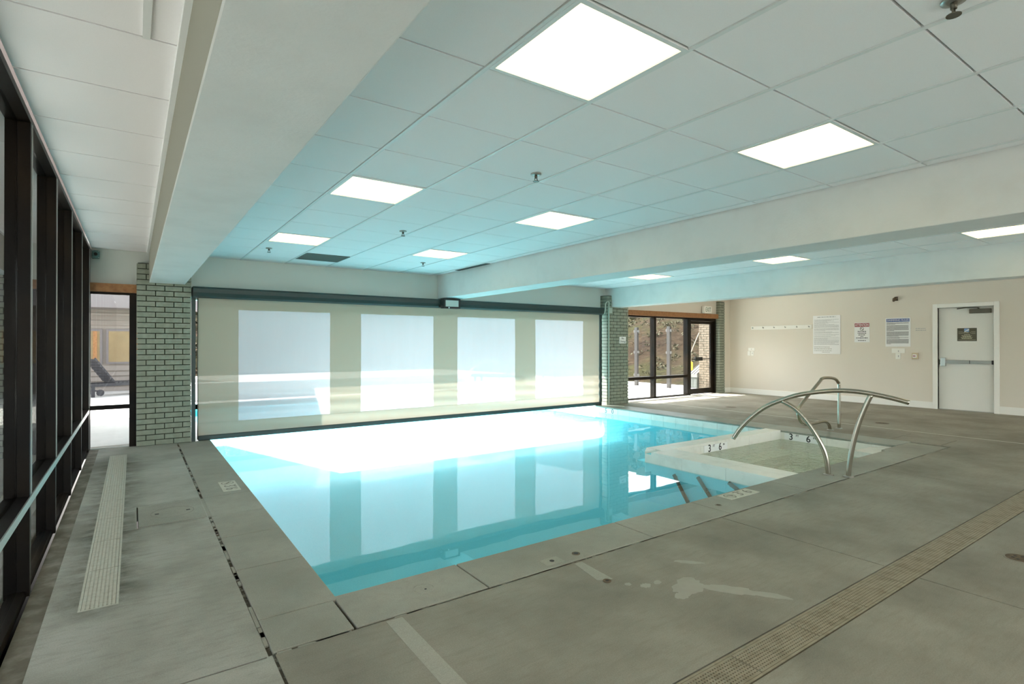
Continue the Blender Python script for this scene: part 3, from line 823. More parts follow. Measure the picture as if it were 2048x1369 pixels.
# switch and outlet plates
def plate_group(name, label, cat, plates, details):
    c = plates[0]; t = thing(name, label, cat, (XR, (c[0]+c[1])/2, (c[2]+c[3])/2))
    for p in plates:
        b = MB(); b.box(xw-.008, xw, *p); b.build('cover_plate', M['plastic'], t, bevel=.002)
    for d in details:
        b = MB(); b.box(xw-.0115, xw-.0081, *d); b.build('switch', M['grey_print'], t)
    return t
plate_group('outlet_plate', 'pair of white outlet plates low beside the brick corner', 'outlet', [(8.61, 8.69, 1.07, 1.19), (8.505, 8.59, 1.07, 1.19)], [(8.54, 8.555, 1.115, 1.15)])
plate_group('wall_notice', 'small white label above the paired outlet plates', 'label', [(8.48, 8.67, 1.205, 1.285)], [(8.57, 8.58, 1.235, 1.26)])
plate_group('wall_notice', 'wide white label under the sign with navy header', 'label', [(4.905, 5.16, 1.19, 1.295)], [(5.02, 5.035, 1.215, 1.25)])
plate_group('light_switch', 'white switch plate under the wide white label', 'light switch', [(4.985, 5.085, 1.055, 1.185)], [(5.02, 5.035, 1.1, 1.14)])
t = thing('fire_alarm_pull', 'small cream and red alarm box beside the white door', 'alarm box', (XR, 4.7, 1.13))
b = MB(); b.box(xw-.05, xw, 4.65, 4.76, 1.06, 1.2); b.build('housing', mat('alarm_cream', (.62, .5, .33), .5), t, bevel=.006)
b = MB(); b.box(xw-.056, xw-.0505, 4.668, 4.742, 1.095, 1.165); b.build('face_plate', M['white_print'], t)
b = MB(); b.box(xw-.062, xw-.0565, 4.685, 4.735, 1.12, 1.14); b.build('handle', M['red'], t)
t = thing('wall_camera', 'small brown domed fixture high on the right wall', 'wall fixture', (XR, 5.07, 2.42))
b = MB(); b.box(xw-.03, xw, 5.035, 5.1, 2.37, 2.46); b.build('bracket', M['closer'], t, bevel=.006)
b = MB(); b.tube([(xw-.03, 5.07, 2.43), (xw-.09, 5.075, 2.40), (xw-.13, 5.08, 2.36)], [.03, .04, .02], 14); b.build('hood', M['iron'], t)

# exit sign
t = thing('exit_sign', 'white box sign reading EXIT above the glass door', 'exit sign', (13.1, 9.3, 2.35))
b = MB(); b.box(12.93, 13.26, 9.22, 9.30, 2.245, 2.44); b.build('box', M['plastic'], t, bevel=.004)
lettering('lettering', 'EXIT', .17, (13.095, 9.219, 2.342), (1, 0, 0), UPV, M['green_print'], t, .24)
# no diving sign
o = MB(); o.box(9.255, 9.47, 8.888, 8.897, 1.405, 1.565); o = tag(o.build('no_diving_sign', M['white_print'], origin=(9.36, 8.89, 1.48)), 'small white No Diving sign on the right brick column', 'sign')
lettering('lettering', 'No', .06, (9.362, 8.8875, 1.525), (1, 0, 0), UPV, M['black'], o)
lettering('lettering', 'Diving', .06, (9.362, 8.8875, 1.45), (1, 0, 0), UPV, M['black'], o, .17)
# conduit with gooseneck
t = thing('conduit', 'thin pale conduit with curved top on the right brick column', 'pipe', (8.9, 8.88, 0))
b = MB(); pts = [(8.905, 8.883, 0), (8.905, 8.883, 2.2), (8.905, 8.883, 2.30)]+[(8.905-.06*(1-math.cos(a))*1.0, 8.87-.02*math.sin(a), 2.30+.06*math.sin(a)) for a in (PI*.25, PI*.5, PI*.75, PI)]+[(8.785, 8.87, 2.2), (8.778, 8.88, 2.12), (8.762, 8.9, 2.085)]
b.tube(pts, .014, 10); b.build('tube', M['pipe'], t)
b = MB(); b.box(8.89, 9.0, 8.862, 8.897, 2.1, 2.22); b.build('junction_box', M['pipe'], t)
for z in (.6, 1.2):
    b = MB(); b.box(8.88, 8.93, 8.865, 8.897, z, z+.02); b.build('strap', M['pipe'], t)

# speaker / sensor box on the left
t = thing('wall_speaker', 'small teal square box high in the left corner', 'wall box', (-.41, 9.07, 2.58))
b = MB(); b.box(-.452, -.372, 9.045, 9.098, 2.535, 2.64); b.build('housing', M['teal'], t, bevel=.005)
b = MB(); b.tube([(-.412, 9.046, 2.59), (-.412, 9.03, 2.59)], .02, 16); b.build('lens', M['black'], t)
for sx in (-.443, -.381):
    for z in (2.545, 2.63):
        b = MB(); b.cyl((sx, 9.045, z), (sx, 9.041, z), .005, 8); b.build('screw', M['alu'], t)

# ------------------------------------------------------------------ roller screen
S = thing('roller_screen', 'wide roll-down pool screen with four hazy clear windows', 'screen', (4.7, 9.0, 0))
b = MB(); prof = [(8.86, 2.13), (8.875, 2.08), (8.92, 2.055), (8.98, 2.06), (9.03, 2.08), (9.098, 2.08), (9.098, 2.215), (8.87, 2.215), (8.86, 2.19)]
b.prism(prof, 'x', .69, 8.745)
for p in range(0): pass
b.build('housing', M['housing'], S, bevel=.004)
b = MB(); b.box(.685, .73, 8.96, 9.06, 0, 2.08); b.build('guide_rail', M['housing'], S)
b = MB(); b.box(8.715, 8.76, 8.96, 9.06, -.02, 2.08); b.build('guide_rail', M['housing'], S)
BX0, BX1 = .765, 8.71
b = MB(); b.box(BX0, BX1, 8.97, 9.035, 0, .072); b.build('bottom_bar', M['housing'], S, bevel=.012)
wins = [(1.291, 2.645), (3.164, 4.525), (5.029, 6.362), (6.887, 8.218)]
WZ0, WZ1 = .25, 1.905
def wave(x, z):
    k = max(0, 1-abs(z-.45)/.55)
    return 9.0+.011*k*math.sin(z*34+x*1.3)+.004*math.sin(x*2.1+z*3)
xs = [BX0]+[e for w in wins for e in w]+[BX1]; zs = [.06, WZ0, WZ1, 2.10]
fb = MB()
def sheet(mb, x0, x1, z0, z1, off=0):
    nx, nz = max(1, int((x1-x0)/.12)), max(1, int((z1-z0)/.03))
    k0 = len(mb.v)
    for j in range(nz+1):
        for i in range(nx+1):
            x, z = x0+(x1-x0)*i/nx, z0+(z1-z0)*j/nz; mb.v.append((x, wave(x, z)+off, z))
    for j in range(nz):
        for i in range(nx):
            a = k0+j*(nx+1)+i; mb.f.append((a, a+1, a+nx+2, a+nx+1)); mb.mi.append(0); mb.sm.append(True)
for i in range(len(xs)-1):
    for j in range(3):
        if i % 2 == 1 and j == 1: continue
        sheet(fb, xs[i], xs[i+1], zs[j], zs[j+1])
fb.build('fabric', M['fabric'], S)
for x0, x1 in wins:
    w = MB(); sheet(w, x0, x1, WZ0, WZ1); w.build('clear_window', M['vinyl'], S)
b = MB()
x = BX0
while x < BX1-.01:
    e = min(x+.4, BX1); b.quad((x, wave(x, WZ0)-.003, WZ0-.006), (e, wave(e, WZ0)-.003, WZ0-.006), (e, wave(e, WZ0)-.003, WZ0-.001), (x, wave(x, WZ0)-.003, WZ0-.001)); x = e
b.build('seam', M['seam'], S)
b = MB(); b.quad((BX0, 8.994, 1.955), (BX1, 8.994, 1.955), (BX1, 8.994, 1.959), (BX0, 8.994, 1.959)); b.build('seam', M['fabric'], S)
b = MB(); b.tube([(BX0-.006, 8.985, 2.07), (BX0-.008, 8.98, 1.2), (BX0-.004, 8.98, .5), (BX0-.006, 8.985, .02)], .006, 8); b.build('edge_cord', M['closer'], S)

# flood light on the screen housing under the beam
t = thing('flood_light', 'black framed flood light on the screen housing below the middle beam', 'flood light', (4.72, 8.8, 2.13))
b = MB(); x0, x1, z0, z1, y0, y1 = 4.60, 4.94, 2.045, 2.225, 8.73, 8.857
for q in ((x0, x1, z0, z0+.032), (x0, x1, z1-.032, z1), (x0, x0+.035, z0+.032, z1-.032), (x1-.035, x1, z0+.032, z1-.032)): b.box(q[0], q[1], y0, y1, q[2], q[3])
b.box(x0+.01, x1-.01, y1-.02, y1, z0+.01, z1-.01); b.build('frame', M['black'], t, bevel=.004)
b = MB(); b.box(x0+.035, x1-.035, y0+.008, y0+.02, z0+.032, z1-.032); b.build('lens', M['lens'], t)
b = MB(); b.cyl((4.70, y0+.0, z0+.012), (4.70, y0-.012, z0+.008), .012, 12); b.build('sensor', M['white_print'], t)
b = MB(); b.box(x0-.055, x0-.002, y0+.03, y1-.03, z0+.02, z0+.05); b.build('bracket', M['black'], t)

# ------------------------------------------------------------------ handrails
def hr(name, label, paths, bases, r=.0242):
    t = thing(name, label, 'handrail', (bases[0][0], bases[0][1], 0))
    for nm, pts in paths:
        # smooth the path
        P = [Vector(p) for p in pts]; Q = []
        for i in range(len(P)-1):
            p0, p1, p2, p3 = P[max(i-1, 0)], P[i], P[i+1], P[min(i+2, len(P)-1)]
            for k in range(6):
                u = k/6; Q.append(.5*((2*p1)+(p2-p0)*u+(2*p0-5*p1+4*p2-p3)*u*u+(3*p1-p0-3*p2+p3)*u**3))
        Q.append(P[-1]); b = MB(); b.tube(Q, r, 16); b.build(nm, M['steel'], t)
    for x, y in bases:
        b = MB(); b.tube([(x, y, 0), (x, y, .006), (x, y, .012)], [.052, .05, .03], 24); b.build('flange', M['steel_plate'], t)
    return t
B0 = Vector((6.13, 2.72, 0)); DD = Vector((-.45, .893, 0))
def on(sz): return tuple(B0+DD*sz[0]+Vector((0, 0, sz[1])))
arch = [(1.05, .307), (.976, .427), (.87, .554), (.716, .688), (.55, .775), (.369, .845), (.132, .891), (-.05, .904), (-.228, .891), (-.442, .849), (-.60, .806)]
brace = [(.545, .765), (.417, .688), (.298, .548), (.18, .342), (.124, .186), (.102, .0)]
post = [(-.28, .872), (-.218, .714), (-.161, .528), (-.116, .315), (-.089, .128), (-.08, 0)]
hr('pool_handrail', 'large arched steel handrail in front of the spa', [('top_rail', [on(p) for p in arch]), ('brace', [on(p) for p in brace]), ('post', [on(p) for p in post])],
   [(on(brace[-1])[0], on(brace[-1])[1]), (on(post[-1])[0], on(post[-1])[1])])
rail2 = [(9.56, 0), (9.563, .681), (9.53, .76), (9.45, .815), (9.306, .843), (9.107, .854), (8.98, .84), (8.9, .79), (8.311, .457), (8.255, .362), (8.281, .262), (8.385, .185), (8.55, .150), (9.006, .158), (9.15, .135), (9.225, .08), (9.26, 0)]
hr('pool_handrail', 'smaller angular steel handrail behind the spa', [('rail', [(x, 4.25, z) for x, z in rail2])], [(9.56, 4.25), (9.26, 4.25)])

# grey rails fixed to the pool side of the spa wall, under the water
for (a, c), lab in ((((4.32, -.207), (4.10, -.52)), 'faint grey rail under the water, leftmost of three on the spa wall'),
                    (((3.975, -.169), (3.75, -.43)), 'grey rail under the water, middle one of three on the spa wall'),
                    (((3.57, -.150), (3.36, -.26)), 'short grey rail under the water, closest to the corner of coping and spa wall')):
    t = thing('submerged_rail', lab, 'rail', (5.44, c[0], c[1]), 'rails under the pool water')
    b = MB(); b.tube([(5.44, a[0], a[1]), (5.44, c[0], c[1])], .022, 12); b.build('rail_tube', M['closer'], t)
    b = MB(); b.cyl((5.47, a[0]-.02, a[1]-.03), (5.44, a[0]-.02, a[1]-.03), .014, 10); b.cyl((5.47, c[0]+.02, c[1]+.03), (5.44, c[0]+.02, c[1]+.03), .014, 10); b.build('wall_mount', M['steel_plate'], t)
# ------------------------------------------------------------------ floor hardware
def trench(name, label, x0, x1, y0, y1, along, m, sec, rows):
    t = thing(name, label, 'drain', ((x0+x1)/2, (y0+y1)/2, 0))
    b = MB(); f = .012
    b.box(x0-f, x1+f, y0-f, y1+f, -.10, -.085, 1)
    b.box(x0-f, x0, y0-f, y1+f, -.085, -.0005, 0); b.box(x1, x1+f, y0-f, y1+f, -.085, -.0005, 0); b.box(x0, x1, y0-f, y0, -.085, -.0005, 0); b.box(x0, x1, y1, y1+f, -.085, -.0005, 0)
    b.build('channel', [m, M['channel']], t)
    L0, L1 = (y0, y1) if along == 'y' else (x0, x1); W0, W1 = (x0, x1) if along == 'y' else (y0, y1)
    a = L0
    pitch = (W1-W0-.02)/rows
    while a < L1-.02:
        e = min(a+sec, L1)-.003; g = MB(); aa = a+.002
        def bx(l0, l1, w0, w1, d=0):
            if along == 'y': g.box(w0, w1, l0, l1, -.012, -.001-d)
            else: g.box(l0, l1, w0, w1, -.012, -.001-d)
        bx(aa, e, W0+.002, W0+.010+pitch*.3); bx(aa, e, W1-.010-pitch*.3, W1-.002)
        for k in range(1, rows): bx(aa, e, W0+.01+pitch*k-pitch*.3, W0+.01+pitch*k+pitch*.3)
        n = max(1, int((e-aa)/pitch)); st = (e-aa)/n
        for k in range(n+1): bx(max(aa, aa+st*k-st*.3), min(e, aa+st*k+st*.3), W0+.010, W1-.010, .0004)
        g.build('grate_section', m, t); a += sec
    return t
trench('trench_drain', 'cream slotted trench drain running along the left glazing', *drainL, 'y', M['cream'], .60, 7)
trench('trench_drain', 'tan perforated trench drain crossing the near deck', *drainR, 'x', M['cream2'], .5, 8)

t = thing('hatch_cover', 'rectangular concrete hatch with an oval lid on the left deck', 'hatch', (.25, 5.3, 0))
b = MB(); b.box(hatch[0]+.022, hatch[1]+.02, hatch[2]+.012, hatch[3]-.008, -.10, .003); b.box(hatch[0], hatch[0]+.012, hatch[2], hatch[3], -.1, 0); b.build('slab', M['coping'], t)
b = MB(); b.disc_ring((.27, 5.31, .003), 'z', .150, .154, .0012, 40); b.build('lid_ring', M['faded'], t)
for x in (.16, .38):
    b = MB(); b.box(x-.014, x+.014, 5.295, 5.318, .003, .0045); b.build('finger_slot', M['black'], t)

def lid(name, label, x, y, r, m, cat, ring=None):
    t = thing(name, label, cat, (x, y, 0))
    b = MB(); b.tube([(x, y, -.01), (x, y, .003)], r, 28); b.build('lid', m, t)
    b = MB(); b.disc_ring((x, y, 0), 'z', r+.003, r+.012, .0025, 32); b.build('rim', ring or M['faded'], t)
    b = MB()
    if ring: b.cyl((x+r*.1, y-r*.3, .003), (x+r*.1, y-r*.3, .0042), r*.13, 8)
    for a in range(0 if ring else 6): b.cyl((x+r*.5*math.cos(a), y+r*.5*math.sin(a), .003), (x+r*.5*math.cos(a), y+r*.5*math.sin(a), .0042), r*.12, 8)
    b.build('holes', M['black'], t)
    return t
lid('skimmer_lid', 'round pale lid set in the near coping', 1.36, 2.83, .055, M['coping'], 'lid', M['coping'])
lid('floor_drain', 'round rusty floor drain at the right edge of the photo', 4.74, 1.0, .075, M['iron'], 'floor drain')
lid('floor_drain', 'dark round floor drain on the deck near the smaller handrail', 10.8, 4.09, .10, M['iron'], 'floor drain')
lid('floor_drain', 'dark round floor drain on the far deck near the window', 10.8, 7.03, .11, M['iron'], 'floor drain')
t = thing('deck_socket', 'small square deck plate with bolt hole in the near coping', 'deck plate', (2.2, 2.72, 0))
b = MB(); b.box(2.14, 2.28, 2.67, 2.76, -.01, .002); b.build('plate', M['patch'], t)
b = MB(); b.cyl((2.21, 2.715, .002), (2.21, 2.715, .0035), .016, 14); b.build('hole', M['black'], t)
t = thing('deck_socket', 'dark round socket in the near coping beside a slab joint', 'deck plate', (2.42, 2.73, 0))
b = MB(); b.cyl((2.42, 2.72, -.01), (2.42, 2.72, .003), .028, 18); b.build('ring', M['iron'], t)
b = MB(); b.cyl((2.42, 2.72, .003), (2.42, 2.72, .0042), .016, 14); b.build('hole', M['black'], t)
t = thing('deck_socket', 'round metal socket at the end of a mortar strip on the deck', 'deck plate', (2.29, 2.3, 0))
b = MB(); b.disc_ring((2.29, 2.30, .001), 'z', .012, .024, .004, 24); b.build('ring', M['iron'], t)
b = MB(); b.cyl((2.29, 2.30, 0), (2.29, 2.30, .0025), .012, 16); b.build('hole', M['black'], t)
lid('skimmer_lid', 'small dark plug in the near coping beside the spa depth marker', 4.16, 2.83, .018, M['iron'], 'lid')
# repair strips in the deck (wear with a shape of its own)
b = MB()
b.prism([(1.045, 2.6), (1.13, 2.6), (1.10, YF), (.98, YF)], 'z', -.003, .0012)
b.prism([(2.25, 2.34), (2.34, 2.30), (2.36, 2.6), (2.30, 2.6)], 'z', -.003, .0012)
struct(b.build('floor_patch', M['patch']), 'pale repair strips in the deck')
# dried splash marks
b = MB(); rr = random.Random(5)
def blob(cx, cy, rx, ry, rot, n=26, j=.18, z=.0012):
    pts = []
    for k in range(n):
        a = 2*PI*k/n; q = 1+rr.uniform(-j, j); u, v = rx*q*math.cos(a), ry*q*math.sin(a)
        pts.append((cx+u*math.cos(rot)-v*math.sin(rot), cy+u*math.sin(rot)+v*math.cos(rot)))
    b.prism(pts, 'z', -.002, z)
blob(2.62, 1.98, .13, .075, .4); blob(2.78, 1.82, .16, .05, -.9, z=.0010); blob(2.43, 2.13, .035, .025, 0); blob(2.36, 2.2, .02, .018, 0); blob(2.52, 2.12, .028, .02, .5); blob(2.9, 1.66, .12, .03, -1.0, z=.0008); blob(2.92, 2.2, .09, .022, -.8); blob(2.5, 1.93, .05, .035, .2, z=.0009)
struct(b.build('floor_patch', mat('dried_splash', (.375, .352, .298), .8, var=(8, (.34, .318, .268), .4, .7))), 'pale dried splash marks on the near deck')

# depth markers
def dmark(name, label, c, R_, U_, w, hgt, m, chars, wall=False):
    t = thing(name, label, 'depth marker', c)
    C = Vector(c); R_ = Vector(R_); U_ = Vector(U_); F = R_.cross(U_)
    T = Matrix.Translation(C) @ Matrix((tuple(R_)+(0,), tuple(U_)+(0,), tuple(F)+(0,), (0, 0, 0, 1))).transposed()
    b = MB(); b.box(-w/2, w/2, -hgt/2, hgt/2, -.002, .003, T=T); b.build('tile', m, t)
    return t, C, R_, U_, F
def ringsym(parent, C, R_, U_, F, off, r, m):
    b = MB(); T = Matrix.Translation(C+R_*off+F*.0032) @ Matrix((tuple(R_)+(0,), tuple(U_)+(0,), tuple(F)+(0,), (0, 0, 0, 1))).transposed()
    for q in range(32):
        a, e = 2*PI*q/32, 2*PI*(q+1)/32
        P = [T @ Vector((rr_*math.cos(x), rr_*math.sin(x), .0008)) for rr_, x in ((r*.82, a), (r, a), (r, e), (r*.82, e))]
        b.quad(*[tuple(p) for p in P])
    T2 = T @ Matrix.Rotation(-PI/4, 4, 'Z'); b.box(-r*.9, r*.9, -r*.09, r*.09, 0, .0008, T=T2)
    b.tube([tuple(T @ Vector((-r*.45, r*.25, .0004))), tuple(T @ Vector((0, .1*r, .0004))), tuple(T @ Vector((r*.45, -r*.2, .0004)))], r*.09, 6)
    b.build('no_diving_symbol', m, parent)
for lab, c, R_, U_, w in (('pale depth tile reading 3 6 on the left coping', (.775, 5.96, .0), (0, -1, 0), (1, 0, 0), .42), ('pale depth tile reading 3 6 on the near coping by the spa', (4.62, 2.93, .0), (1, 0, 0), (0, 1, 0), .45)):
    t, C, R_, U_, F = dmark('depth_marker', lab, c, R_, U_, w, .15, M['cream'], None)
    ringsym(t, C, R_, U_, F, -w*.31, .058, M['faded'])
    lettering('numeral', '3', .15, C+R_*.01*w+F*.003, R_, U_, M['faded'], t)
    lettering('numeral', '6', .15, C+R_*w*.30+F*.003, R_, U_, M['faded'], t)
    lettering('unit', 'FT', .035, C+R_*w*.14+U_*.045+F*.003, R_, U_, M['faded'], t)
def wallmark(lab, c, R_, big, chars, size):
    t, C, R_, U_, F = dmark('depth_marker', lab, c, R_, (0, 0, 1), big[0], big[1], M['white_print'], None)
    for off, ch, s, dz in chars: lettering('numeral', ch, s, C+R_*off+F*.003+Vector((0, 0, dz)), R_, (0, 0, 1), M['black'], t, bold=1)
wallmark('white depth tile reading 3 FT 6 on the back wall of the spa', (6.84, 4.695, -.087), (1, 0, 0), (.55, .1), [(-.15, '3', .145, 0), (-.05, 'FT', .045, .028), (.10, '6', .145, 0), (.19, 'IN', .04, .028)], 1)
wallmark('white depth tile reading 3 FT 6 on the right wall of the spa', (PX1-.017, 4.36, -.087), (0, -1, 0), (.55, .105), [(-.17, '3', .14, 0), (-.07, 'FT', .045, .03), (.10, '6', .14, 0), (.19, 'IN', .04, .03)], 1)
t, C, R_, U_, F = dmark('depth_marker', 'white depth tile reading 5 0 on the far pool wall under the screen', (PX1-.015, 8.55, -.086), (0, -1, 0), (0, 0, 1), .5, .106, M['white_print'], None)
for off, ch in ((-.1, '5'), (.1, '0')): lettering('numeral', ch, .14, C+R_*off+F*.003, R_, U_, M['black'], t)

# ------------------------------------------------------------------ outside
b = MB()
for r in rects_minus([(-16, 15.5, 9.6, 27), (-16, 13.6, 9.3, 9.6)], [(PX0, PX1, 9.2, PYO)]): b.box(r[0], r[1], r[2], r[3], -.12, -.004)
b.box(-16, XL-.12, YF-16, 9.3, -.12, -.004); b.box(XL-.12, 24, YF-16, YF-.2, -.12, -.004); b.box(PX0-.4, PX0, 9.0, 9.3, -.12, -.004); b.box(CX1, 13.6, 9.251, 9.3, -.12, -.004); b.box(PX1, CX1, 8.985, 9.3, -.12, -.002); b.box(XL-.1, PX0-.4, 9.06, 9.3, -.12, -.006)
struct(b.build('ground', M['outdeck']), 'sunlit outdoor concrete deck')
b = MB()   # roof with eaves over the deck; left eave widened to cut bounced light
b.box(XL-1.9, XR+.2, YF-.2, YB+1.62, 2.86, 3.1)
struct(b.build('roof', M['trimgrey']), 'flat roof with overhanging eaves')
b = MB()
b.prism([(-12, 10.725), (1.77, 10.725), (1.77, 11.19), (.57, 14.94), (-12, 14.94)], 'z', 2.9, 3.02)  # added out of view; outline set by the shade it casts on the pool
struct(b.build('shadow_canopy', M['trimgrey']), 'unseen canopy added to shade the left of the pool and deck')
# low white wall and far coping of the outdoor pool
b = MB(); b.box(1.0, 8.95, 15.3, 15.75, 0, .42); struct(b.build('wall_outdoor', M['outwhite'], bevel=.01), 'low white wall beyond the outdoor pool')
b = MB(); b.box(PX0-.4, PX1+.4, PYO, PYO+.4, -.05, .01); struct(b.build('trim_9', M['outwhite'], bevel=.006), 'white coping of the outdoor pool')
orail = [(9.3, 14.0, 0), (9.3, 14.0, .74), (9.25, 14.0, .83), (9.12, 14.0, .87), (8.75, 14.0, .86), (8.6, 14.0, .8), (8.0, 14.0, .42), (7.9, 14.0, .3), (8.0, 14.0, .2), (8.7, 14.0, .16), (8.85, 14.0, .1), (8.9, 14.0, 0)]
hr('pool_handrail', 'angular steel handrail outdoors seen through the third clear window', [('rail', orail)], [(9.3, 14.0), (8.9, 14.0)], .022)

# hill
def hz(x, y):
    a = max(0, x-15.2+(y-12)*.08)*.30; c = max(0, y-28)*.27
    h_ = max(a, c) if min(a, c) == 0 else (a**2+c**2)**.5
    if x < -2: h_ *= max(0, 1-(-2-x)/14)
    return h_ + (math.sin(x*.7+y*.31)*.16+math.sin(x*.23-y*.52)*.3+math.sin(x*1.9+1)*math.sin(y*1.7)*.08)*min(1, h_/1.2)-.05
g = MB(); X0, X1, Y0, Y1, ST = -18, 74, -2, 78, 1.0
nx, ny = int((X1-X0)/ST), int((Y1-Y0)/ST)
for j in range(ny+1):
    for i in range(nx+1): g.v.append((X0+i*ST, Y0+j*ST, hz(X0+i*ST, Y0+j*ST)))
for j in range(ny):
    for i in range(nx):
        x, y = X0+i*ST, Y0+j*ST
        if x < 14 and y < 25: continue
        if x < 15 and y < 10: continue
        a = j*(nx+1)+i; g.f.append((a, a+1, a+nx+2, a+nx+1)); g.mi.append(0); g.sm.append(True)
struct(g.build('hill', M['hill']), 'dry brown hillside behind the deck')
# shrubs scattered over the upper slope: nobody could count them
s = MB(); rr = random.Random(21)
def leafclump(mb, cx, cy, cz, r, n):
    for k in range(n):
        u, v = rr.uniform(0, 2*PI), rr.uniform(0, PI*.55)
        d = Vector((math.cos(u)*math.sin(v), math.sin(u)*math.sin(v), math.cos(v)*.8))*r*rr.uniform(.5, 1)
        c = Vector((cx, cy, cz))+d; a = Vector((rr.uniform(-1, 1), rr.uniform(-1, 1), rr.uniform(-.3, 1))).normalized()*r*.24; e = a.cross(Vector((rr.uniform(-1, 1), rr.uniform(-1, 1), rr.uniform(-1, 1)))).normalized()*r*.13
        mb.quad(tuple(c-a), tuple(c+e), tuple(c+a), tuple(c-e))
for k in range(420):
    x = rr.uniform(16.5, 60); y = rr.uniform(8, 60)
    h_ = hz(x, y)
    if h_ < .25 or (h_ < 3.4 and rr.random() < .55): continue
    leafclump(s, x, y, h_-.05, rr.uniform(.22, .55) if h_ < 3 else rr.uniform(.5, 1.5), 38)
for k in range(1500):
    x = rr.uniform(15.6, 34); y = rr.uniform(8, 36); h_ = hz(x, y)
    if h_ < .08: continue
    leafclump(s, x, y, h_-.03, rr.uniform(.1, .3), 14)
for k in range(160):
    x = rr.uniform(-2, 22); y = rr.uniform(29, 60); leafclump(s, x, y, hz(x, y), rr.uniform(.6, 1.8), 38)
o = s.build('shrubs', M['shrub']); o['kind'] = 'stuff'; tag(o, 'olive and yellow scrub growing over the dry hillside', 'shrubs')

# glass fence posts on the right
def fence_post(x, y, lab):
    t = thing('fence_post', lab, 'fence post', (x, y, 0), 'glass fence posts outdoors')
    b = MB(); b.box(x-.04, x+.04, y-.06, y+.06, -.01, 1.95); b.build('post', M['fencepost'], t)
    for z in (.35, 1.12, 1.82):
        for d in (-1, 1):
            b = MB(); b.box(x-.03, x+.03, y+d*.062, y+d*.10, z-.04, z+.04); b.build('clip', M['clip'], t)
    return t
fence_post(13.9, 12.57, 'grey fence post seen through the left pane right of the screen')
fence_post(13.9, 11.22, 'taller looking grey fence post seen through the middle pane right of the screen')
# brick wing wall, hanging float and cabinet by the glass door
WB = bricks(14.60, 14.95, 9.96, 10.62, 0, 2.86, ('-x', '+y', '-y'), M['brick_out'], M['mortar'], 'brick_column'); struct(WB, 'tan brick column outside the glass door')
t = thing('hanging_float', 'yellow tube float hanging on a white rope outside the glass door', 'float', (14.1, 10.7, 1.0))
b = MB(); b.tube([(14.59, 10.60, 1.75), (14.48, 10.70, 1.4), (14.40, 10.77, 1.12), (14.40, 10.77, .82)], .012, 8); b.build('rope', M['rope'], t)
b = MB(); b.tube([(14.40, 10.77, .835), (14.40, 10.77, .82), (14.40, 10.77, .58), (14.40, 10.77, .565)], [.03, .06, .06, .03], 14); b.build('float_body', M['yellow'], t)
t = thing('storage_cabinet', 'low grey cabinet with sloping pale lid outside the glass door', 'cabinet', (14.9, 10.8, 0))
b = MB(); b.box(14.56, 15.4, 10.66, 10.94, -.004, .34); b.box(14.548, 14.56, 10.665, 10.795, .02, .3); b.box(14.548, 14.56, 10.805, 10.935, .02, .3); b.build('body', M['cabinet'], t)
b = MB(); b.prism([(14.53, .34), (15.42, .34), (15.42, .92), (14.53, .44)], 'y', 10.64, 10.96); ld = b.build('lid', M['lid'], t)
b = MB()
for y in (10.645, 10.75, 10.85, 10.955): b.tube([(14.53, y, .445), (15.42, y, .925)], .012, 6)
b.build('lid_rib', M['fencepost'], ld)

# building on the left beyond the deck
HY = 20.0
HB = thing('building', 'beige horizontal siding building across the outdoor deck', 'building', (-4, HY, 0))
b = MB(); b.box(-16, 1.6, HY+.03, HY+6, -.05, 5.2)
b.build('wall', M['siding'], HB)
b = MB(); z = 0
while z < 5.1:
    if z < .75 or z > 1.85: b.prism([(HY-.03, z), (HY+.03, z), (HY+.03, z+.145), (HY+.012, z+.145)], 'x', -16, 1.6)
    else:
        for xa, xb in ((-16, -4.2), (.35, 1.6)): b.prism([(HY-.03, z), (HY+.03, z), (HY+.03, z+.145), (HY+.012, z+.145)], 'x', xa, xb)
    z += .15
b.build('siding', M['siding'], HB)
b = MB(); b.box(-16.4, 2.0, HY-1.0, HY-.02, 2.42, 2.86); b.build('soffit', M['trimgrey'], HB)
b = MB(); b.box(-16, 1.6, HY-.04, HY-.015, 2.24, 2.3); b.build('white_trim', M['siding'], HB)
for xa, xb in ((-4.1, -2.7), (-2.6, -.75), (-.66, .3)):
    b = MB(); b.box(xa, xb, HY-.03, HY+.02, .80, 1.83); wf = b.build('window', M['trimgrey'], HB)
    b = MB(); b.box(xa+.06, xb-.06, HY-.035, HY-.031, .86, 1.77); b.build('boarded_pane', M['board'], wf)
    b = MB(); b.box(xb-.22, xb-.12, HY-.042, HY-.036, .86, 1.77); b.build('stud', M['wood'], wf)

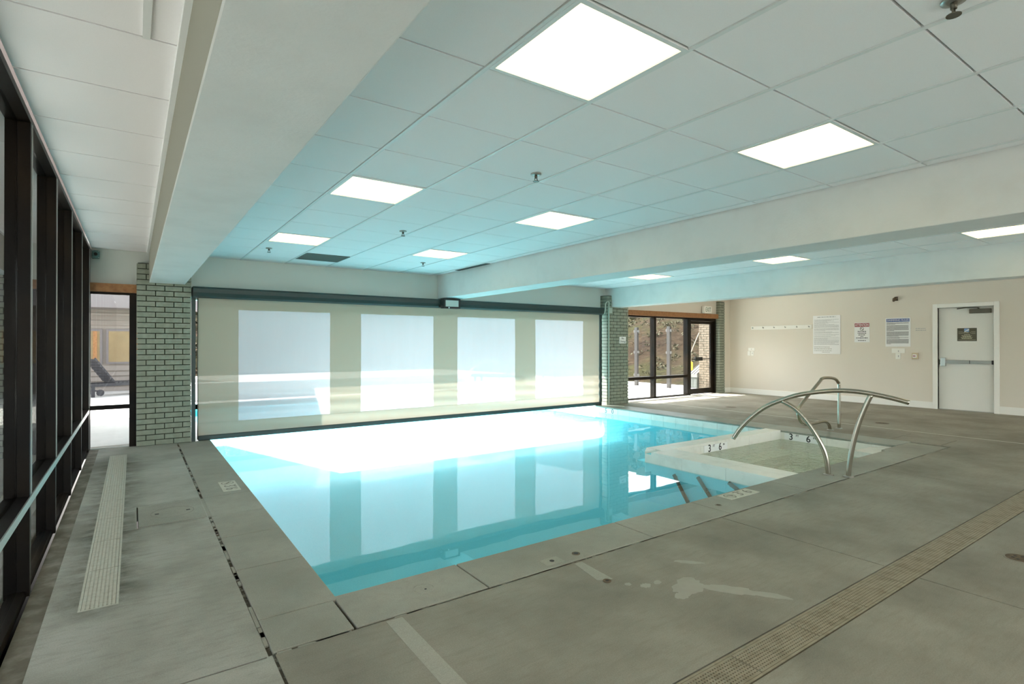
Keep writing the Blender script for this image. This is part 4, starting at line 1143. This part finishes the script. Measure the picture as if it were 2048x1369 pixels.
# slatted lounge chairs
def lounger(name, label, loc, rot, m, grp=None):
    t = thing(name, label, 'lounge chair', (0, 0, 0), grp)
    for sy in (-.3, .3):
        b = MB(); b.box(-.95, .95, sy-.025, sy+.025, .27, .35); b.build('side_rail', m, t)
    for x in (-.75, .8):
        for sy in (-.3, .3):
            b = MB(); b.box(x-.035, x+.035, sy-.03, sy+.03, 0, .30); b.build('leg', m, t)
    b = MB()
    for k in range(12): b.box(-.25+k*.1, -.17+k*.1, -.31, .31, .351, .372)
    b.build('seat', m, t)
    b = MB(); R = Matrix.Translation((-.27, 0, .37)) @ Matrix.Rotation(math.radians(-125), 4, 'Y')
    for k in range(8): b.box(.02+k*.095, .095+k*.095, -.31, .31, -.012, .012, T=R)
    for sy in (-.27, .27): b.box(0, .78, sy-.02, sy+.02, -.04, -.012, T=R)
    b.build('backrest', m, t)
    b = MB(); b.tube([(-.6, -.33, .15), (-.6, .33, .15)], .02, 8); b.build('stretcher', m, t)
    b = MB()
    for sy in (-.34, .34): b.cyl((-.6, sy-.02, .11), (-.6, sy+.02, .11), .085, 16)
    b.build('wheel', m, t)
    t.location = loc; t.rotation_euler = (0, 0, rot)
    return t
lounger('lounge_chair', 'grey slatted wooden lounge chair on the deck seen through the back left window', (-.30, 18.4, 0), .42, M['lounge'])
lounger('lounge_chair', 'pale slatted lounge chair outdoors seen through the fourth clear window', (10.2, 15.3, 0), 2.2, M['lounge'])
# outdoor table and chairs
t = thing('outdoor_table', 'hazy outdoor table seen through the fourth clear window', 'table', (12.0, 14.4, 0))
b = MB(); b.box(11.5, 12.5, 14.0, 14.8, .70, .74); b.build('tabletop', M['lounge'], t)
for x in (11.58, 12.42):
    for y in (14.08, 14.72):
        b = MB(); b.box(x-.03, x+.03, y-.03, y+.03, 0, .70); b.build('leg', M['lounge'], t)
def chair(x, y, rot, lab):
    t = thing('patio_chair', lab, 'chair', (0, 0, 0))
    b = MB(); b.box(-.23, .23, -.23, .23, .41, .44); b.build('seat', M['lounge'], t)
    b = MB()
    for k in range(5): b.box(-.23, .23, .21, .235, .5+k*.08, .55+k*.08)
    b.box(-.23, -.2, .205, .24, .41, .9); b.box(.2, .23, .205, .24, .41, .9); b.build('backrest', M['lounge'], t)
    for sx in (-.21, .21):
        for sy in (-.21, .21):
            b = MB(); b.box(sx-.02, sx+.02, sy-.02, sy+.02, 0, .41); b.build('leg', M['lounge'], t)
    t.location = (x, y, 0); t.rotation_euler = (0, 0, rot)
chair(12.0, 13.6, PI, 'hazy patio chair in front of the outdoor table'); chair(12.95, 14.4, -PI/2, 'hazy patio chair right of the outdoor table')

# ------------------------------------------------------------------ light and camera
w = bpy.data.worlds.new('sky'); SC.world = w; w.use_nodes = True
nt = w.node_tree; nt.nodes.clear()
out = nt.nodes.new('ShaderNodeOutputWorld'); bg = nt.nodes.new('ShaderNodeBackground')
sky = nt.nodes.new('ShaderNodeTexSky'); sky.sky_type = 'NISHITA'; sky.sun_disc = False; sky.sun_elevation = math.radians(50); sky.sun_rotation = math.radians(-17); sky.air_density = 1.0; sky.dust_density = 2.0; sky.ozone_density = 1.0
bw = nt.nodes.new('ShaderNodeRGBToBW'); nt.links.new(sky.outputs[0], bw.inputs[0])
mx = nt.nodes.new('ShaderNodeMix'); mx.data_type = 'RGBA'; mx.inputs[0].default_value = .82      # thin high haze takes out most of the blue
nt.links.new(sky.outputs[0], mx.inputs[6]); nt.links.new(bw.outputs[0], mx.inputs[7])
nt.links.new(mx.outputs[2], bg.inputs[0]); bg.inputs[1].default_value = .6
nt.links.new(bg.outputs[0], out.inputs[0])
sd = bpy.data.lights.new('sun', 'SUN'); sd.energy = 10.0; sd.angle = math.radians(.55); sd.color = (1, .95, .87)
so = bpy.data.objects.new('sun', sd); COL.objects.link(so)
dirv = Vector((.16, -.47, -.60)).normalized()
so.rotation_euler = dirv.to_track_quat('-Z', 'Y').to_euler(); so.location = (0, 20, 20)

cam = bpy.data.cameras.new('camera'); co = bpy.data.objects.new('camera', cam); COL.objects.link(co)
cam.sensor_fit = 'HORIZONTAL'; cam.sensor_width = 36; cam.lens = 1083.84/2048*36; cam.clip_start = .02; cam.clip_end = 500
co.location = (0, 0, 1.4)
co.rotation_euler = (math.radians(90.183), 0, math.radians(-34.938))
SC.camera = co
vs = SC.view_settings; SC.display_settings.display_device = 'sRGB'
vs.view_transform = 'Standard'; vs.look = 'None'; vs.gamma = 1; vs.use_curve_mapping = False; vs.exposure = 1.6
cy = SC.cycles
cy.use_denoising = True; cy.max_bounces = 14; cy.diffuse_bounces = 6; cy.glossy_bounces = 5; cy.transmission_bounces = 6; cy.transparent_max_bounces = 24
cy.caustics_reflective = True; cy.caustics_refractive = False; cy.sample_clamp_indirect = 6
